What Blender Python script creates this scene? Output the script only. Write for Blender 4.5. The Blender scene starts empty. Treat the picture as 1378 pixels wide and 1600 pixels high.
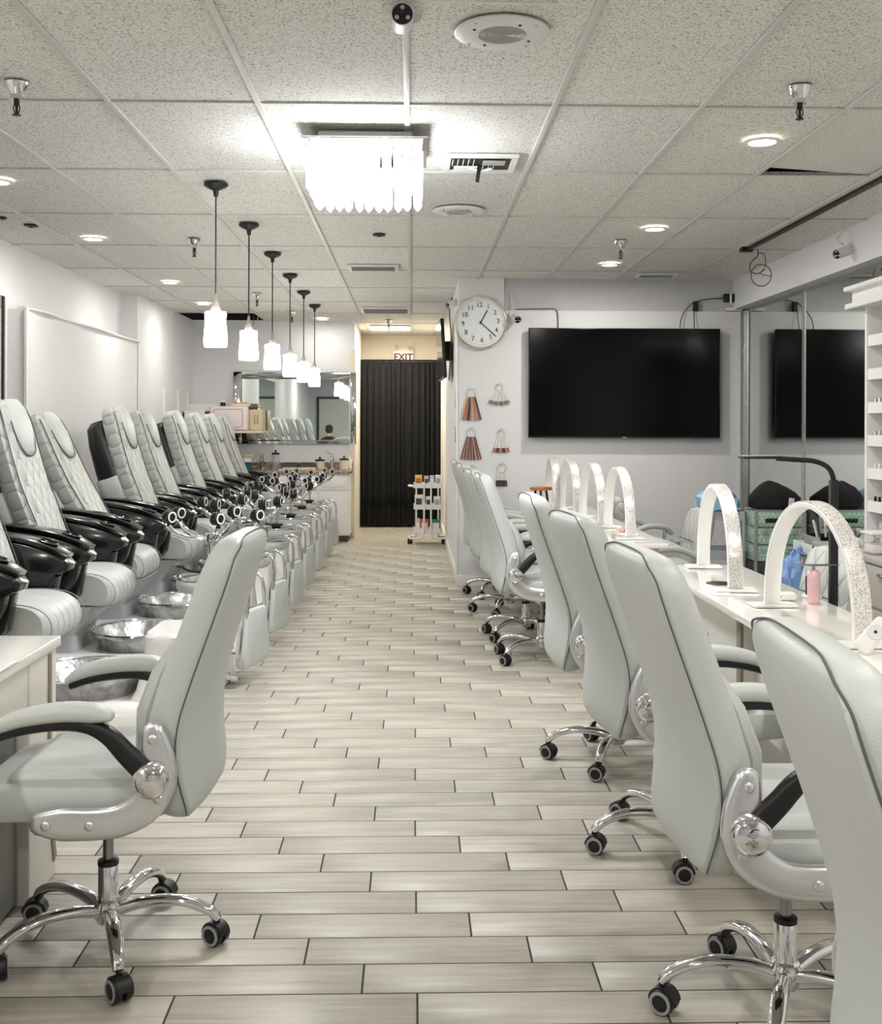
import bpy, math, random
from mathutils import Vector, Matrix
random.seed(7)
S = bpy.context.scene
COL = S.collection
PI = math.pi
# ------------------------------------------------------------------ camera
cam_d = bpy.data.cameras.new('camera'); cam = bpy.data.objects.new('camera', cam_d); COL.objects.link(cam)
cam_d.sensor_fit = 'HORIZONTAL'; cam_d.sensor_width = 36.0
cam_d.lens = 1733.0 / 1378.0 * 36.0
cam_d.shift_y = -(800 - 665.2) / 1378.0
cam_d.clip_start = 0.05
YAW, ROLL, EYE = 0.02569, 0.00258, 1.44
cam.matrix_world = Matrix.Translation((0, 0, EYE)) @ Matrix.Rotation(-YAW, 4, 'Z') @ Matrix.Rotation(PI / 2, 4, 'X') @ Matrix.Rotation(ROLL, 4, 'Z')
S.camera = cam
# ------------------------------------------------------------------ world, exposure
W = bpy.data.worlds.new('world'); S.world = W; W.use_nodes = True
W.node_tree.nodes['Background'].inputs[0].default_value = (0.75, 0.86, 1.0, 1)
W.node_tree.nodes['Background'].inputs[1].default_value = 1.0
S.view_settings.view_transform = 'Standard'; S.view_settings.look = 'None'
S.view_settings.gamma = 1.0; S.view_settings.use_curve_mapping = False
S.view_settings.exposure = 0.05
try:
    S.cycles.max_bounces = 10; S.cycles.diffuse_bounces = 6; S.cycles.glossy_bounces = 5
    S.cycles.use_denoising = True; S.cycles.caustics_reflective = False; S.cycles.caustics_refractive = False
    S.cycles.sample_clamp_indirect = 6.0
except Exception:
    pass
P_DOWN, P_CHAND, P_PEND = 14.0, 12.0, 40.0       # recessed lamps, chandelier rods, pendants
CEIL = 2.758
# ------------------------------------------------------------------ materials
def srgb(r, g, b):
    f = lambda c: ((c / 255) / 12.92 if c / 255 <= .04045 else ((c / 255 + .055) / 1.055) ** 2.4)
    return (f(r), f(g), f(b), 1.0)
MATS = {}
def mat(name, rgb, rough=.5, metal=0.0, var=.06, scale=8.0, bump=0.0, bscale=120.0, emit=0.0, ecol=None, spec=None, coat=0.0, trans=0.0, ior=1.45, alpha=1.0):
    """plain procedural material: noise-modulated colour, optional fine relief"""
    m = bpy.data.materials.new(name); m.use_nodes = True; MATS[name] = m
    nt = m.node_tree; N = nt.nodes; L = nt.links; b = N['Principled BSDF']
    tc = N.new('ShaderNodeTexCoord'); ns = N.new('ShaderNodeTexNoise'); ns.inputs['Scale'].default_value = scale; ns.inputs['Detail'].default_value = 3
    L.new(tc.outputs['Object'], ns.inputs['Vector'])
    mx = N.new('ShaderNodeMix'); mx.data_type = 'RGBA'
    c = srgb(*rgb)
    mx.inputs[6].default_value = tuple(max(0, x * (1 - var)) for x in c[:3]) + (1,)
    mx.inputs[7].default_value = tuple(min(1, x * (1 + var)) for x in c[:3]) + (1,)
    L.new(ns.outputs['Fac'], mx.inputs[0]); L.new(mx.outputs[2], b.inputs['Base Color'])
    b.inputs['Roughness'].default_value = rough; b.inputs['Metallic'].default_value = metal
    if spec is not None: b.inputs['Specular IOR Level'].default_value = spec
    b.inputs['Coat Weight'].default_value = coat; b.inputs['Coat Roughness'].default_value = .08
    b.inputs['Transmission Weight'].default_value = trans; b.inputs['IOR'].default_value = ior
    b.inputs['Alpha'].default_value = alpha
    if emit:
        b.inputs['Emission Color'].default_value = srgb(*(ecol or rgb)); b.inputs['Emission Strength'].default_value = emit
    if bump:
        n2 = N.new('ShaderNodeTexNoise'); n2.inputs['Scale'].default_value = bscale; n2.inputs['Detail'].default_value = 4
        L.new(tc.outputs['Object'], n2.inputs['Vector'])
        bp = N.new('ShaderNodeBump'); bp.inputs['Strength'].default_value = bump; bp.inputs['Distance'].default_value = .01
        L.new(n2.outputs['Fac'], bp.inputs['Height']); L.new(bp.outputs['Normal'], b.inputs['Normal'])
    return m

mat('leather', (191, 196, 194), .42, var=.03, scale=5, bump=.12, bscale=260)
mat('leather_seam', (92, 95, 92), .6)
mat('seam_light', (136, 138, 136), .6)
mat('silver', (216, 217, 220), .27, .8, var=.03)
mat('chrome', (225, 226, 228), .07, 1.0, var=.02)
mat('rod_steel', (150, 150, 150), .25, 1.0)
mat('black_plastic', (22, 22, 24), .42)
mat('black_gloss', (9, 10, 14), .2, coat=.35)
mat('black_leather', (20, 20, 23), .4, bump=.1, bscale=200)
mat('ring_grey', (150, 150, 150), .45)
mat('ring_white', (235, 235, 235), .4)
mat('white', (236, 236, 234), .4, var=.02)
mat('white_gloss', (240, 240, 238), .12, var=.02, coat=.4)
mat('wall', (227, 227, 230), .5, var=.02, scale=1.5, bump=.25, bscale=45)
mat('wall_rough', (200, 200, 203), .8, var=.06, scale=14, bump=.6, bscale=60)
mat('wall_warm', (228, 220, 205), .6, var=.03, bump=.2, bscale=45)
mat('wall_blue', (205, 212, 224), .65, var=.03, bump=.2, bscale=45)
mat('trim', (232, 230, 226), .45, var=.03)
mat('trim_cream', (226, 216, 196), .5, var=.04)
mat('grout', (60, 57, 53), .9, var=.15, scale=30)
mat('plenum_shade', (22, 22, 22), .95)  # near-black colour stands in for the shade above the ceiling tiles
mat('grid', (202, 201, 196), .5, var=.04)
mat('mirror', (226, 232, 229), .015, 1.0, var=.0)
mat('mirror_bevel', (205, 212, 210), .05, 1.0)
mat('metal_strip', (200, 200, 194), .25, .8, var=.25, scale=25)
mat('screen', (3, 3, 7), .12, spec=.2)
mat('bezel', (14, 14, 16), .3)
mat('table_white', (240, 237, 230), .16, var=.025, scale=3, coat=.3)
mat('table_side', (222, 219, 211), .4, var=.02)
mat('strip_taupe', (140, 132, 122), .5, var=.05)
mat('cabinet_grey', (108, 106, 102), .5)
mat('counter_grey', (178, 174, 168), .3)
mat('curtain', (4, 6, 12), .9, var=.3, scale=5)
mat('cream', (228, 216, 190), .5)
mat('beige_box', (214, 200, 172), .5)
mat('pink_white', (236, 224, 226), .35)
mat('pink_line', (186, 150, 156), .5)
mat('wood_orange', (196, 116, 52), .35, var=.25, scale=14)
mat('pink_metal', (228, 188, 192), .28, .4)
mat('blue_plastic', (150, 198, 228), .3, var=.3, scale=9, bump=.5, bscale=18, coat=.3)
mat('blue_bag', (132, 168, 222), .4, var=.35, scale=9, bump=.6, bscale=16)
mat('teal', (40, 128, 118), .4)
mat('teal_bowl', (38, 96, 116), .4)
mat('red_pack', (214, 84, 66), .45, var=.25, scale=20)
mat('yellow_pack', (236, 204, 84), .45, var=.2, scale=20)
mat('lilac_pack', (196, 192, 214), .4)
mat('grey_plastic', (176, 180, 184), .4)
mat('grey_dark', (70, 70, 74), .5)
mat('black_cloth', (14, 14, 15), .85, bump=.4, bscale=30)
mat('red_wire', (150, 58, 66), .5)
mat('brown_wire', (84, 50, 44), .5)
mat('cord_white', (225, 225, 220), .5)
mat('towel', (232, 210, 172), .9, bump=.4, bscale=80)
mat('grille', (168, 168, 166), .5, var=.1, scale=60)
mat('speaker_white', (222, 222, 222), .45)
mat('vent_dark', (58, 56, 52), .7)
mat('vent_frame', (226, 226, 220), .4)
mat('glass_clear', (236, 240, 240), .04, alpha=.28, spec=.6)
mat('clock_face', (238, 241, 243), .3, var=.01)
mat('gold_rim', (226, 220, 196), .12, 1.0)
mat('ink', (40, 40, 44), .6)
mat('ink_black', (10, 10, 10), .5)
mat('exit_face', (244, 240, 226), .4, emit=.25)
mat('exit_red', (120, 18, 18), .5)
mat('skin', (214, 170, 146), .55)
mat('hair', (18, 16, 15), .6, bump=.5, bscale=90)
mat('sweater', (28, 28, 30), .85)
mat('trousers', (44, 46, 54), .85)
mat('blind', (222, 228, 222), .55)
mat('window_frame', (30, 30, 32), .4)
mat('red_polish', (196, 36, 66), .15)
mat('silver_polish', (190, 192, 196), .15, .6)
mat('cream_polish', (232, 204, 160), .2)
mat('pendant_glass', (255, 252, 244), .4, emit=P_PEND)
mat('lamp_disc', (255, 246, 226), .4, emit=14.0)
mat('panel_light', (255, 244, 220), .4, emit=5.0)
mat('crystal', (250, 252, 255), .1, emit=P_CHAND)
mat('led_white', (246, 246, 244), .35)
mat('blue_led', (90, 130, 255), .4, emit=6.0)
mat('dark_metal', (52, 50, 48), .4, .6)

def nodes(name, rough=.5):
    m = bpy.data.materials.new(name); m.use_nodes = True; MATS[name] = m
    return m, m.node_tree.nodes, m.node_tree.links, m.node_tree.nodes['Principled BSDF']
def ramp(N, stops):
    r = N.new('ShaderNodeValToRGB'); e = r.color_ramp.elements
    while len(e) > 1: e.remove(e[-1])
    e[0].position, e[0].color = stops[0]
    for p, c in stops[1:]:
        x = e.new(p); x.color = c
    return r
# wood-look porcelain planks: streaks run along X, each plank with its own tone
def plank_material():
    m, N, L, b = nodes('plank_tile')
    geo = N.new('ShaderNodeNewGeometry'); oi = N.new('ShaderNodeObjectInfo')
    mp = N.new('ShaderNodeMapping'); mp.inputs['Scale'].default_value = (1.6, 26, 1)
    add = N.new('ShaderNodeVectorMath'); add.operation = 'ADD'
    mul = N.new('ShaderNodeMath'); mul.operation = 'MULTIPLY'; mul.inputs[1].default_value = 37.0
    cmb = N.new('ShaderNodeCombineXYZ')
    L.new(oi.outputs['Random'], mul.inputs[0]); L.new(mul.outputs[0], cmb.inputs[0]); L.new(mul.outputs[0], cmb.inputs[1])
    L.new(geo.outputs['Position'], mp.inputs['Vector']); L.new(mp.outputs[0], add.inputs[0]); L.new(cmb.outputs[0], add.inputs[1])
    n1 = N.new('ShaderNodeTexNoise'); n1.inputs['Scale'].default_value = 1.6; n1.inputs['Detail'].default_value = 6; n1.inputs['Roughness'].default_value = .62
    L.new(add.outputs[0], n1.inputs['Vector'])
    r = ramp(N, [(.22, srgb(146, 141, 131)), (.48, srgb(174, 169, 158)), (.75, srgb(189, 184, 174))])
    L.new(n1.outputs['Fac'], r.inputs[0])
    hs = N.new('ShaderNodeHueSaturation')
    mr = N.new('ShaderNodeMapRange'); mr.inputs[3].default_value = .96; mr.inputs[4].default_value = 1.03
    L.new(oi.outputs['Random'], mr.inputs[0]); L.new(mr.outputs[0], hs.inputs['Value']); L.new(r.outputs[0], hs.inputs['Color'])
    L.new(hs.outputs[0], b.inputs['Base Color'])
    n2 = N.new('ShaderNodeTexNoise'); n2.inputs['Scale'].default_value = 1.3; L.new(geo.outputs['Position'], n2.inputs['Vector'])
    m2 = N.new('ShaderNodeMapRange'); m2.inputs[3].default_value = .36; m2.inputs[4].default_value = .52
    L.new(n2.outputs['Fac'], m2.inputs[0]); L.new(m2.outputs[0], b.inputs['Roughness'])
    bp = N.new('ShaderNodeBump'); bp.inputs['Strength'].default_value = .12; bp.inputs['Distance'].default_value = .003
    L.new(n1.outputs['Fac'], bp.inputs['Height']); L.new(bp.outputs[0], b.inputs['Normal'])
plank_material()
def tile_material():
    m, N, L, b = nodes('ceiling_tile')
    geo = N.new('ShaderNodeNewGeometry'); oi = N.new('ShaderNodeObjectInfo')
    n1 = N.new('ShaderNodeTexNoise'); n1.inputs['Scale'].default_value = 135; n1.inputs['Detail'].default_value = 2; n1.inputs['Roughness'].default_value = .6
    L.new(geo.outputs['Position'], n1.inputs['Vector'])
    r = ramp(N, [(.32, srgb(122, 121, 117)), (.45, srgb(218, 217, 211)), (.75, srgb(236, 235, 230))])
    L.new(n1.outputs['Fac'], r.inputs[0])
    hs = N.new('ShaderNodeHueSaturation'); mr = N.new('ShaderNodeMapRange'); mr.inputs[3].default_value = .94; mr.inputs[4].default_value = 1.05
    L.new(oi.outputs['Random'], mr.inputs[0]); L.new(mr.outputs[0], hs.inputs['Value']); L.new(r.outputs[0], hs.inputs['Color'])
    L.new(hs.outputs[0], b.inputs['Base Color']); b.inputs['Roughness'].default_value = .9
    bp = N.new('ShaderNodeBump'); bp.inputs['Strength'].default_value = .4; bp.inputs['Distance'].default_value = .004
    L.new(n1.outputs['Fac'], bp.inputs['Height']); L.new(bp.outputs[0], b.inputs['Normal'])
tile_material()
def quilt_material():
    m, N, L, b = nodes('quilt')
    tc = N.new('ShaderNodeTexCoord')
    b.inputs['Base Color'].default_value = srgb(190, 193, 190); b.inputs['Roughness'].default_value = .45
    sep = N.new('ShaderNodeSeparateXYZ'); L.new(tc.outputs['Object'], sep.inputs[0])
    hs = []
    for sgn in (1, -1):
        a = N.new('ShaderNodeMath'); a.operation = 'MULTIPLY_ADD'; a.inputs[1].default_value = sgn * 1.5
        L.new(sep.outputs['Y'], a.inputs[0]); L.new(sep.outputs['Z'], a.inputs[2])
        s = N.new('ShaderNodeMath'); s.operation = 'MULTIPLY'; s.inputs[1].default_value = 20.0; L.new(a.outputs[0], s.inputs[0])
        c = N.new('ShaderNodeMath'); c.operation = 'SINE'; L.new(s.outputs[0], c.inputs[0])
        d = N.new('ShaderNodeMath'); d.operation = 'ABSOLUTE'; L.new(c.outputs[0], d.inputs[0])
        e = N.new('ShaderNodeMath'); e.operation = 'POWER'; e.inputs[1].default_value = .22; L.new(d.outputs[0], e.inputs[0]); hs.append(e)
    mn = N.new('ShaderNodeMath'); mn.operation = 'MULTIPLY'; L.new(hs[0].outputs[0], mn.inputs[0]); L.new(hs[1].outputs[0], mn.inputs[1])
    bp = N.new('ShaderNodeBump'); bp.inputs['Strength'].default_value = 1.0; bp.inputs['Distance'].default_value = .012
    L.new(mn.outputs[0], bp.inputs['Height']); L.new(bp.outputs[0], b.inputs['Normal'])
quilt_material()
def glitter_material():
    m, N, L, b = nodes('glitter')
    tc = N.new('ShaderNodeTexCoord'); v = N.new('ShaderNodeTexVoronoi'); v.inputs['Scale'].default_value = 300
    L.new(tc.outputs['Object'], v.inputs['Vector'])
    sp = N.new('ShaderNodeSeparateColor'); L.new(v.outputs['Color'], sp.inputs[0])
    r = ramp(N, [(0, srgb(160, 152, 142)), (.22, srgb(214, 210, 206)), (.7, srgb(248, 246, 243))]); L.new(sp.outputs[0], r.inputs[0])
    L.new(r.outputs[0], b.inputs['Base Color']); b.inputs['Roughness'].default_value = .3; b.inputs['Metallic'].default_value = .25
    bp = N.new('ShaderNodeBump'); bp.inputs['Strength'].default_value = .8; bp.inputs['Distance'].default_value = .003
    L.new(sp.outputs[1], bp.inputs['Height']); L.new(bp.outputs[0], b.inputs['Normal'])
glitter_material()
def bowl_material():
    m, N, L, b = nodes('silver_bowl')
    tc = N.new('ShaderNodeTexCoord'); n = N.new('ShaderNodeTexNoise'); n.inputs['Scale'].default_value = 22; n.inputs['Detail'].default_value = 4
    L.new(tc.outputs['Object'], n.inputs['Vector'])
    r = ramp(N, [(.3, srgb(150, 150, 152)), (.6, srgb(205, 205, 206))]); L.new(n.outputs['Fac'], r.inputs[0]); L.new(r.outputs[0], b.inputs['Base Color'])
    b.inputs['Metallic'].default_value = .65; b.inputs['Roughness'].default_value = .26
    bp = N.new('ShaderNodeBump'); bp.inputs['Strength'].default_value = .6; bp.inputs['Distance'].default_value = .01
    L.new(n.outputs['Fac'], bp.inputs['Height']); L.new(bp.outputs[0], b.inputs['Normal'])
bowl_material()
def granite_material():
    m, N, L, b = nodes('granite')
    tc = N.new('ShaderNodeTexCoord'); n = N.new('ShaderNodeTexNoise'); n.inputs['Scale'].default_value = 55; n.inputs['Detail'].default_value = 5
    L.new(tc.outputs['Object'], n.inputs['Vector'])
    r = ramp(N, [(.34, srgb(60, 52, 48)), (.48, srgb(150, 132, 112)), (.62, srgb(196, 184, 168))]); L.new(n.outputs['Fac'], r.inputs[0]); L.new(r.outputs[0], b.inputs['Base Color'])
    b.inputs['Roughness'].default_value = .2
granite_material()
def holo_material():
    m, N, L, b = nodes('holo_green')
    tc = N.new('ShaderNodeTexCoord'); ck = N.new('ShaderNodeTexChecker'); ck.inputs['Scale'].default_value = 42
    mp = N.new('ShaderNodeMapping'); mp.inputs['Rotation'].default_value = (.785, 0, .785); L.new(tc.outputs['Object'], mp.inputs[0]); L.new(mp.outputs[0], ck.inputs[0])
    n = N.new('ShaderNodeTexNoise'); n.inputs['Scale'].default_value = 9; L.new(tc.outputs['Object'], n.inputs['Vector'])
    r = ramp(N, [(.3, srgb(150, 206, 190)), (.5, srgb(206, 230, 216)), (.7, srgb(160, 216, 160))]); L.new(n.outputs['Fac'], r.inputs[0])
    mx = N.new('ShaderNodeMix'); mx.data_type = 'RGBA'; mx.blend_type = 'MULTIPLY'; mx.inputs[0].default_value = .7
    L.new(r.outputs[0], mx.inputs[6]); ck.inputs['Color1'].default_value = (1, 1, 1, 1); ck.inputs['Color2'].default_value = (.45, .55, .52, 1)
    L.new(ck.outputs['Color'], mx.inputs[7]); L.new(mx.outputs[2], b.inputs['Base Color']); b.inputs['Metallic'].default_value = .15; b.inputs['Roughness'].default_value = .3
holo_material()

# ------------------------------------------------------------------ mesh helpers
def rrect(sx, sy, r, seg=3):
    r = min(r, sx / 2 - 1e-5, sy / 2 - 1e-5); out = []
    for cx, cy, a0 in ((sx / 2 - r, sy / 2 - r, 0), (-sx / 2 + r, sy / 2 - r, PI / 2), (-sx / 2 + r, -sy / 2 + r, PI), (sx / 2 - r, -sy / 2 + r, 1.5 * PI)):
        for i in range(seg + 1):
            a = a0 + PI / 2 * i / seg; out.append((cx + r * math.cos(a), cy + r * math.sin(a)))
    return out
def smooth(pts, k=5):
    P = [Vector(p) for p in pts]; out = []
    for i in range(len(P) - 1):
        p0 = P[max(i - 1, 0)]; p1 = P[i]; p2 = P[i + 1]; p3 = P[min(i + 2, len(P) - 1)]
        for j in range(k):
            t = j / k
            out.append(.5 * ((2 * p1) + (p2 - p0) * t + (2 * p0 - 5 * p1 + 4 * p2 - p3) * t * t + (3 * p1 - p0 - 3 * p2 + p3) * t ** 3))
    out.append(P[-1]); return out
def interp(vals, n):
    out = []
    for i in range(n):
        t = i / (n - 1) * (len(vals) - 1); a = int(min(t, len(vals) - 2)); out.append(vals[a] + (vals[a + 1] - vals[a]) * (t - a))
    return out
class MB:
    def __init__(s): s.v = []; s.f = []; s.m = []
    def add(s, vs, fs, mi=0, M=None):
        o = len(s.v)
        for p in vs:
            p = Vector(p); s.v.append(tuple(M @ p) if M else tuple(p))
        for f in fs: s.f.append([o + i for i in f]); s.m.append(mi)
        return s
    def box(s, x0, x1, y0, y1, z0, z1, mi=0, M=None):
        return s.add([(x0, y0, z0), (x1, y0, z0), (x1, y1, z0), (x0, y1, z0), (x0, y0, z1), (x1, y0, z1), (x1, y1, z1), (x0, y1, z1)],
                     [(0, 3, 2, 1), (4, 5, 6, 7), (0, 1, 5, 4), (1, 2, 6, 5), (2, 3, 7, 6), (3, 0, 4, 7)], mi, M)
    def loft(s, rings, mi=0, cap=True, close=False, M=None):
        n = len(rings[0]); vs = [p for r in rings for p in r]; fs = []
        R = len(rings)
        for i in range(R if close else R - 1):
            a = i * n; b = ((i + 1) % R) * n
            for j in range(n): k = (j + 1) % n; fs.append((a + j, a + k, b + k, b + j))
        if cap and not close: fs.append(tuple(reversed(range(n)))); fs.append(tuple(range((R - 1) * n, R * n)))
        return s.add(vs, fs, mi, M)
    def rbox(s, c, size, r=.01, seg=3, mi=0, M=None, ez=None):
        """box with rounded vertical edges (r) and softened top and bottom (ez)"""
        sx, sy, sz = size; e = min(ez if ez is not None else r, sz / 2 - 1e-5); rings = []
        K = 3
        prof = [(e * (1 - math.sin(a)), -sz / 2 + e * (1 - math.cos(a))) for a in [PI / 2 * i / K for i in range(K + 1)]]
        prof = [(ins, z) for ins, z in prof] + [(ins, -z) for ins, z in reversed(prof)]
        for ins, z in prof:
            rings.append([(c[0] + x, c[1] + y, c[2] + z) for x, y in rrect(sx - 2 * ins, sy - 2 * ins, max(r - ins * .5, .0008), seg)])
        return s.loft(rings, mi, True, False, M)
    def lathe(s, prof, n=20, c=(0, 0, 0), axis='Z', mi=0, M=None, cap=True):
        rings = []
        for r, z in prof:
            ring = []
            for i in range(n):
                a = 2 * PI * i / n; x, y = r * math.cos(a), r * math.sin(a)
                p = (x, y, z) if axis == 'Z' else ((z, x, y) if axis == 'X' else (y, z, x))
                ring.append((c[0] + p[0], c[1] + p[1], c[2] + p[2]))
            rings.append(ring)
        return s.loft(rings, mi, cap, False, M)
    def tube(s, pts, r, n=8, mi=0, M=None, cap=True, close=False):
        P = [Vector(p) for p in pts]; R = r if isinstance(r, (list, tuple)) else [r] * len(P)
        T = []
        for i in range(len(P)):
            a = P[(i - 1) % len(P)] if (close or i > 0) else P[i]; b = P[(i + 1) % len(P)] if (close or i < len(P) - 1) else P[i]
            d = b - a; T.append(d.normalized() if d.length > 1e-9 else Vector((0, 0, 1)))
        u = T[0].orthogonal().normalized(); rings = []
        for i, p in enumerate(P):
            u = (u - T[i] * u.dot(T[i])); u = u.normalized() if u.length > 1e-6 else T[i].orthogonal().normalized()
            w = T[i].cross(u)
            rings.append([p + u * R[i] * math.cos(2 * PI * k / n) + w * R[i] * math.sin(2 * PI * k / n) for k in range(n)])
        return s.loft(rings, mi, cap, close, M)
    def sweep(s, pts, ra, rb, nrm=(0, 1, 0), n=14, p=2.6, mi=0, M=None, cap=True, rnd=False):
        """flat or oval section: rb along nrm, ra across it"""
        P = [Vector(q) for q in pts]; A = ra if isinstance(ra, (list, tuple)) else [ra] * len(P); B = rb if isinstance(rb, (list, tuple)) else [rb] * len(P)
        if rnd:
            A = list(A); B = list(B); P = list(P)
            for end in (0, 1):
                d = (P[0] - P[1]).normalized() if end == 0 else (P[-1] - P[-2]).normalized(); q0 = P[0] if end == 0 else P[-1]; a0 = A[0] if end == 0 else A[-1]; b0 = B[0] if end == 0 else B[-1]
                for k in (.45, .8, .96, 1.0):
                    q = q0 + d * a0 * k; w = max(.06, math.sqrt(1 - k * k))
                    if end == 0: P.insert(0, q); A.insert(0, a0 * w); B.insert(0, b0 * (.4 + .6 * w))
                    else: P.append(q); A.append(a0 * w); B.append(b0 * (.4 + .6 * w))
        rings = []; nv = Vector(nrm)
        for i, q in enumerate(P):
            t = (P[min(i + 1, len(P) - 1)] - P[max(i - 1, 0)]).normalized()
            b = (nv - t * nv.dot(t)).normalized(); a = b.cross(t); ring = []
            for k in range(n):
                th = 2 * PI * (k + .5) / n; c_, s_ = math.cos(th), math.sin(th)
                ring.append(q + a * A[i] * math.copysign(abs(c_) ** (2 / p), c_) + b * B[i] * math.copysign(abs(s_) ** (2 / p), s_))
            rings.append(ring)
        return s.loft(rings, mi, cap, False, M)
    def prism(s, outline, h0, h1, plane='XZ', mi=0, M=None):
        """polygon extruded along the axis missing from plane"""
        def P(a, b, h): return {'XZ': (a, h, b), 'XY': (a, b, h), 'YZ': (h, a, b)}[plane]
        n = len(outline); vs = [P(a, b, h0) for a, b in outline] + [P(a, b, h1) for a, b in outline]
        fs = [tuple(range(n)), tuple(reversed(range(n, 2 * n)))] + [(j, n + j, n + (j + 1) % n, (j + 1) % n) for j in range(n)]
        return s.add(vs, fs, mi, M)
    def mesh(s, name):
        me = bpy.data.meshes.new(name); me.from_pydata(s.v, [], s.f); me.polygons.foreach_set('material_index', s.m)
        import bmesh
        bm = bmesh.new(); bm.from_mesh(me); bmesh.ops.recalc_face_normals(bm, faces=bm.faces); bm.to_mesh(me); bm.free()
        me.polygons.foreach_set('use_smooth', [True] * len(me.polygons)); me.set_sharp_from_angle(angle=math.radians(38)); me.update()
        return me
    def build(s, name, mats, parent=None, loc=(0, 0, 0), rot=(0, 0, 0)):
        me = s.mesh(name)
        for m in (mats if isinstance(mats, (list, tuple)) else [mats]): me.materials.append(MATS[m])
        return put(name, me, parent, loc, rot)
def crumple(b, a):
    rnd = random.Random(3)
    b.v = [(x + rnd.uniform(-a, a), y + rnd.uniform(-a, a), z + rnd.uniform(-a, a) * .6) for x, y, z in b.v]
def put(name, me, parent=None, loc=(0, 0, 0), rot=(0, 0, 0)):
    o = bpy.data.objects.new(name, me); COL.objects.link(o); o.parent = parent; o.location = loc; o.rotation_euler = rot
    return o
def tag(o, label, cat, group=None, kind=None):
    o['label'] = label
    if cat: o['category'] = cat
    if group: o['group'] = group
    if kind: o['kind'] = kind
    return o
def thing(name, label, cat, loc=(0, 0, 0), rz=0.0, group=None):
    o = put(name, None, None, loc, (0, 0, rz)); return tag(o, label, cat, group)
def struct(o, label=None):
    o['kind'] = 'structure'
    if label: o['label'] = label
    return o
def dup(root, loc, rz, label, group=None):
    r = root.copy(); COL.objects.link(r); r.location = loc; r.rotation_euler = (0, 0, rz); r['label'] = label
    if group: r['group'] = group
    def rec(src, dst):
        for ch in list(src.children):
            c = ch.copy(); COL.objects.link(c); c.parent = dst; rec(ch, c)
    rec(root, r); return r
def lamp(name, kind, energy, loc, parent=None, size=.1, color=(1, 1, 1), rot=(0, 0, 0), spread=PI):
    d = bpy.data.lights.new(name, kind); d.energy = energy; d.color = color
    if kind == 'AREA': d.shape = 'DISK'; d.size = size; d.spread = spread
    else: d.shadow_soft_size = size
    o = bpy.data.objects.new(name, d); COL.objects.link(o); o.parent = parent; o.location = loc; o.rotation_euler = rot
    return o
def text(name, body, size, material, parent, loc, rot, extrude=.0006, bold=0.0):
    c = bpy.data.curves.new(name, 'FONT'); c.body = body; c.size = size; c.align_x = 'CENTER'; c.align_y = 'CENTER'; c.extrude = extrude; c.offset = bold
    o = bpy.data.objects.new(name, c); COL.objects.link(o)
    me = bpy.data.meshes.new_from_object(o.evaluated_get(bpy.context.evaluated_depsgraph_get())); me.name = name; me.materials.clear(); me.materials.append(MATS[material])
    bpy.data.objects.remove(o); bpy.data.curves.remove(c)
    return put(name, me, parent, loc, rot)
ORD = ['first', 'second', 'third', 'fourth', 'fifth', 'sixth', 'seventh', 'eighth', 'ninth']

# ================================================================== THE SETTING
XL, XP, XR, YB, YT, YH, YF = -2.95, -2.80, 3.01, 14.2, 9.95, 16.3, -3.6
HALL_L, HALL_R = -.74, .415
# ---- floor
flo = struct(MB().box(-3.2, 3.3, YF - .2, YH + .2, -.12, -.0013).build('floor', 'grout'), 'wood-look plank tile floor in pale greige with dark joints')
PL, PW, J = .612, .15370, .0056
def plank_mesh(L, Wd):
    b = MB(); e = .0009
    b.loft([[(x, y, -.012) for x, y in rrect(L, Wd, .001, 1)], [(x, y, -e) for x, y in rrect(L, Wd, .001, 1)], [(x, y, 0) for x, y in rrect(L - 2 * e, Wd - 2 * e, .001, 1)]])
    me = b.mesh('plank'); me.materials.append(MATS['plank_tile']); return me
pme = plank_mesh(PL - J, PW - J)
Y0 = 2.91656 * EYE          # far edge of reference row
spots = []
for n in range(-85, 52):
    yc = Y0 - (n + .5) * PW
    if yc > YH or yc < YF: continue
    xo = (-.135 + .1535 * n + random.uniform(-.008, .008)) % PL
    for k in range(-7, 7):
        xc = xo + (k + .5) * PL
        if xc + PL / 2 < -3.1 or xc - PL / 2 > 3.2: continue
        spots.append((xc, yc))
def infr(x, y):
    if y < 2.55: return False
    px = 689 + 1733 * (x - YAW * y) / y
    return -190 < px < 1560 and not (x < -1.3 and y > 4.3) and not (x > 1.6 and y > 3.0) and not (y > 10 and (x > .5 or x < -1.3))
vis = sorted([p for p in spots if infr(*p)], key=lambda p: p[1])[:300]
vset = set(vis)
for i, (x, y) in enumerate(vis):
    put('plank', pme, flo, (x, y, 0))
rest = MB()
for (x, y) in spots:
    if (x, y) not in vset:
        l, w = (PL - J) / 2, (PW - J) / 2
        rest.box(x - l, x + l, y - w, y + w, -.012, 0)
ro = rest.build('plank_field', 'plank_tile', flo); ro['kind'] = 'stuff'
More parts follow.
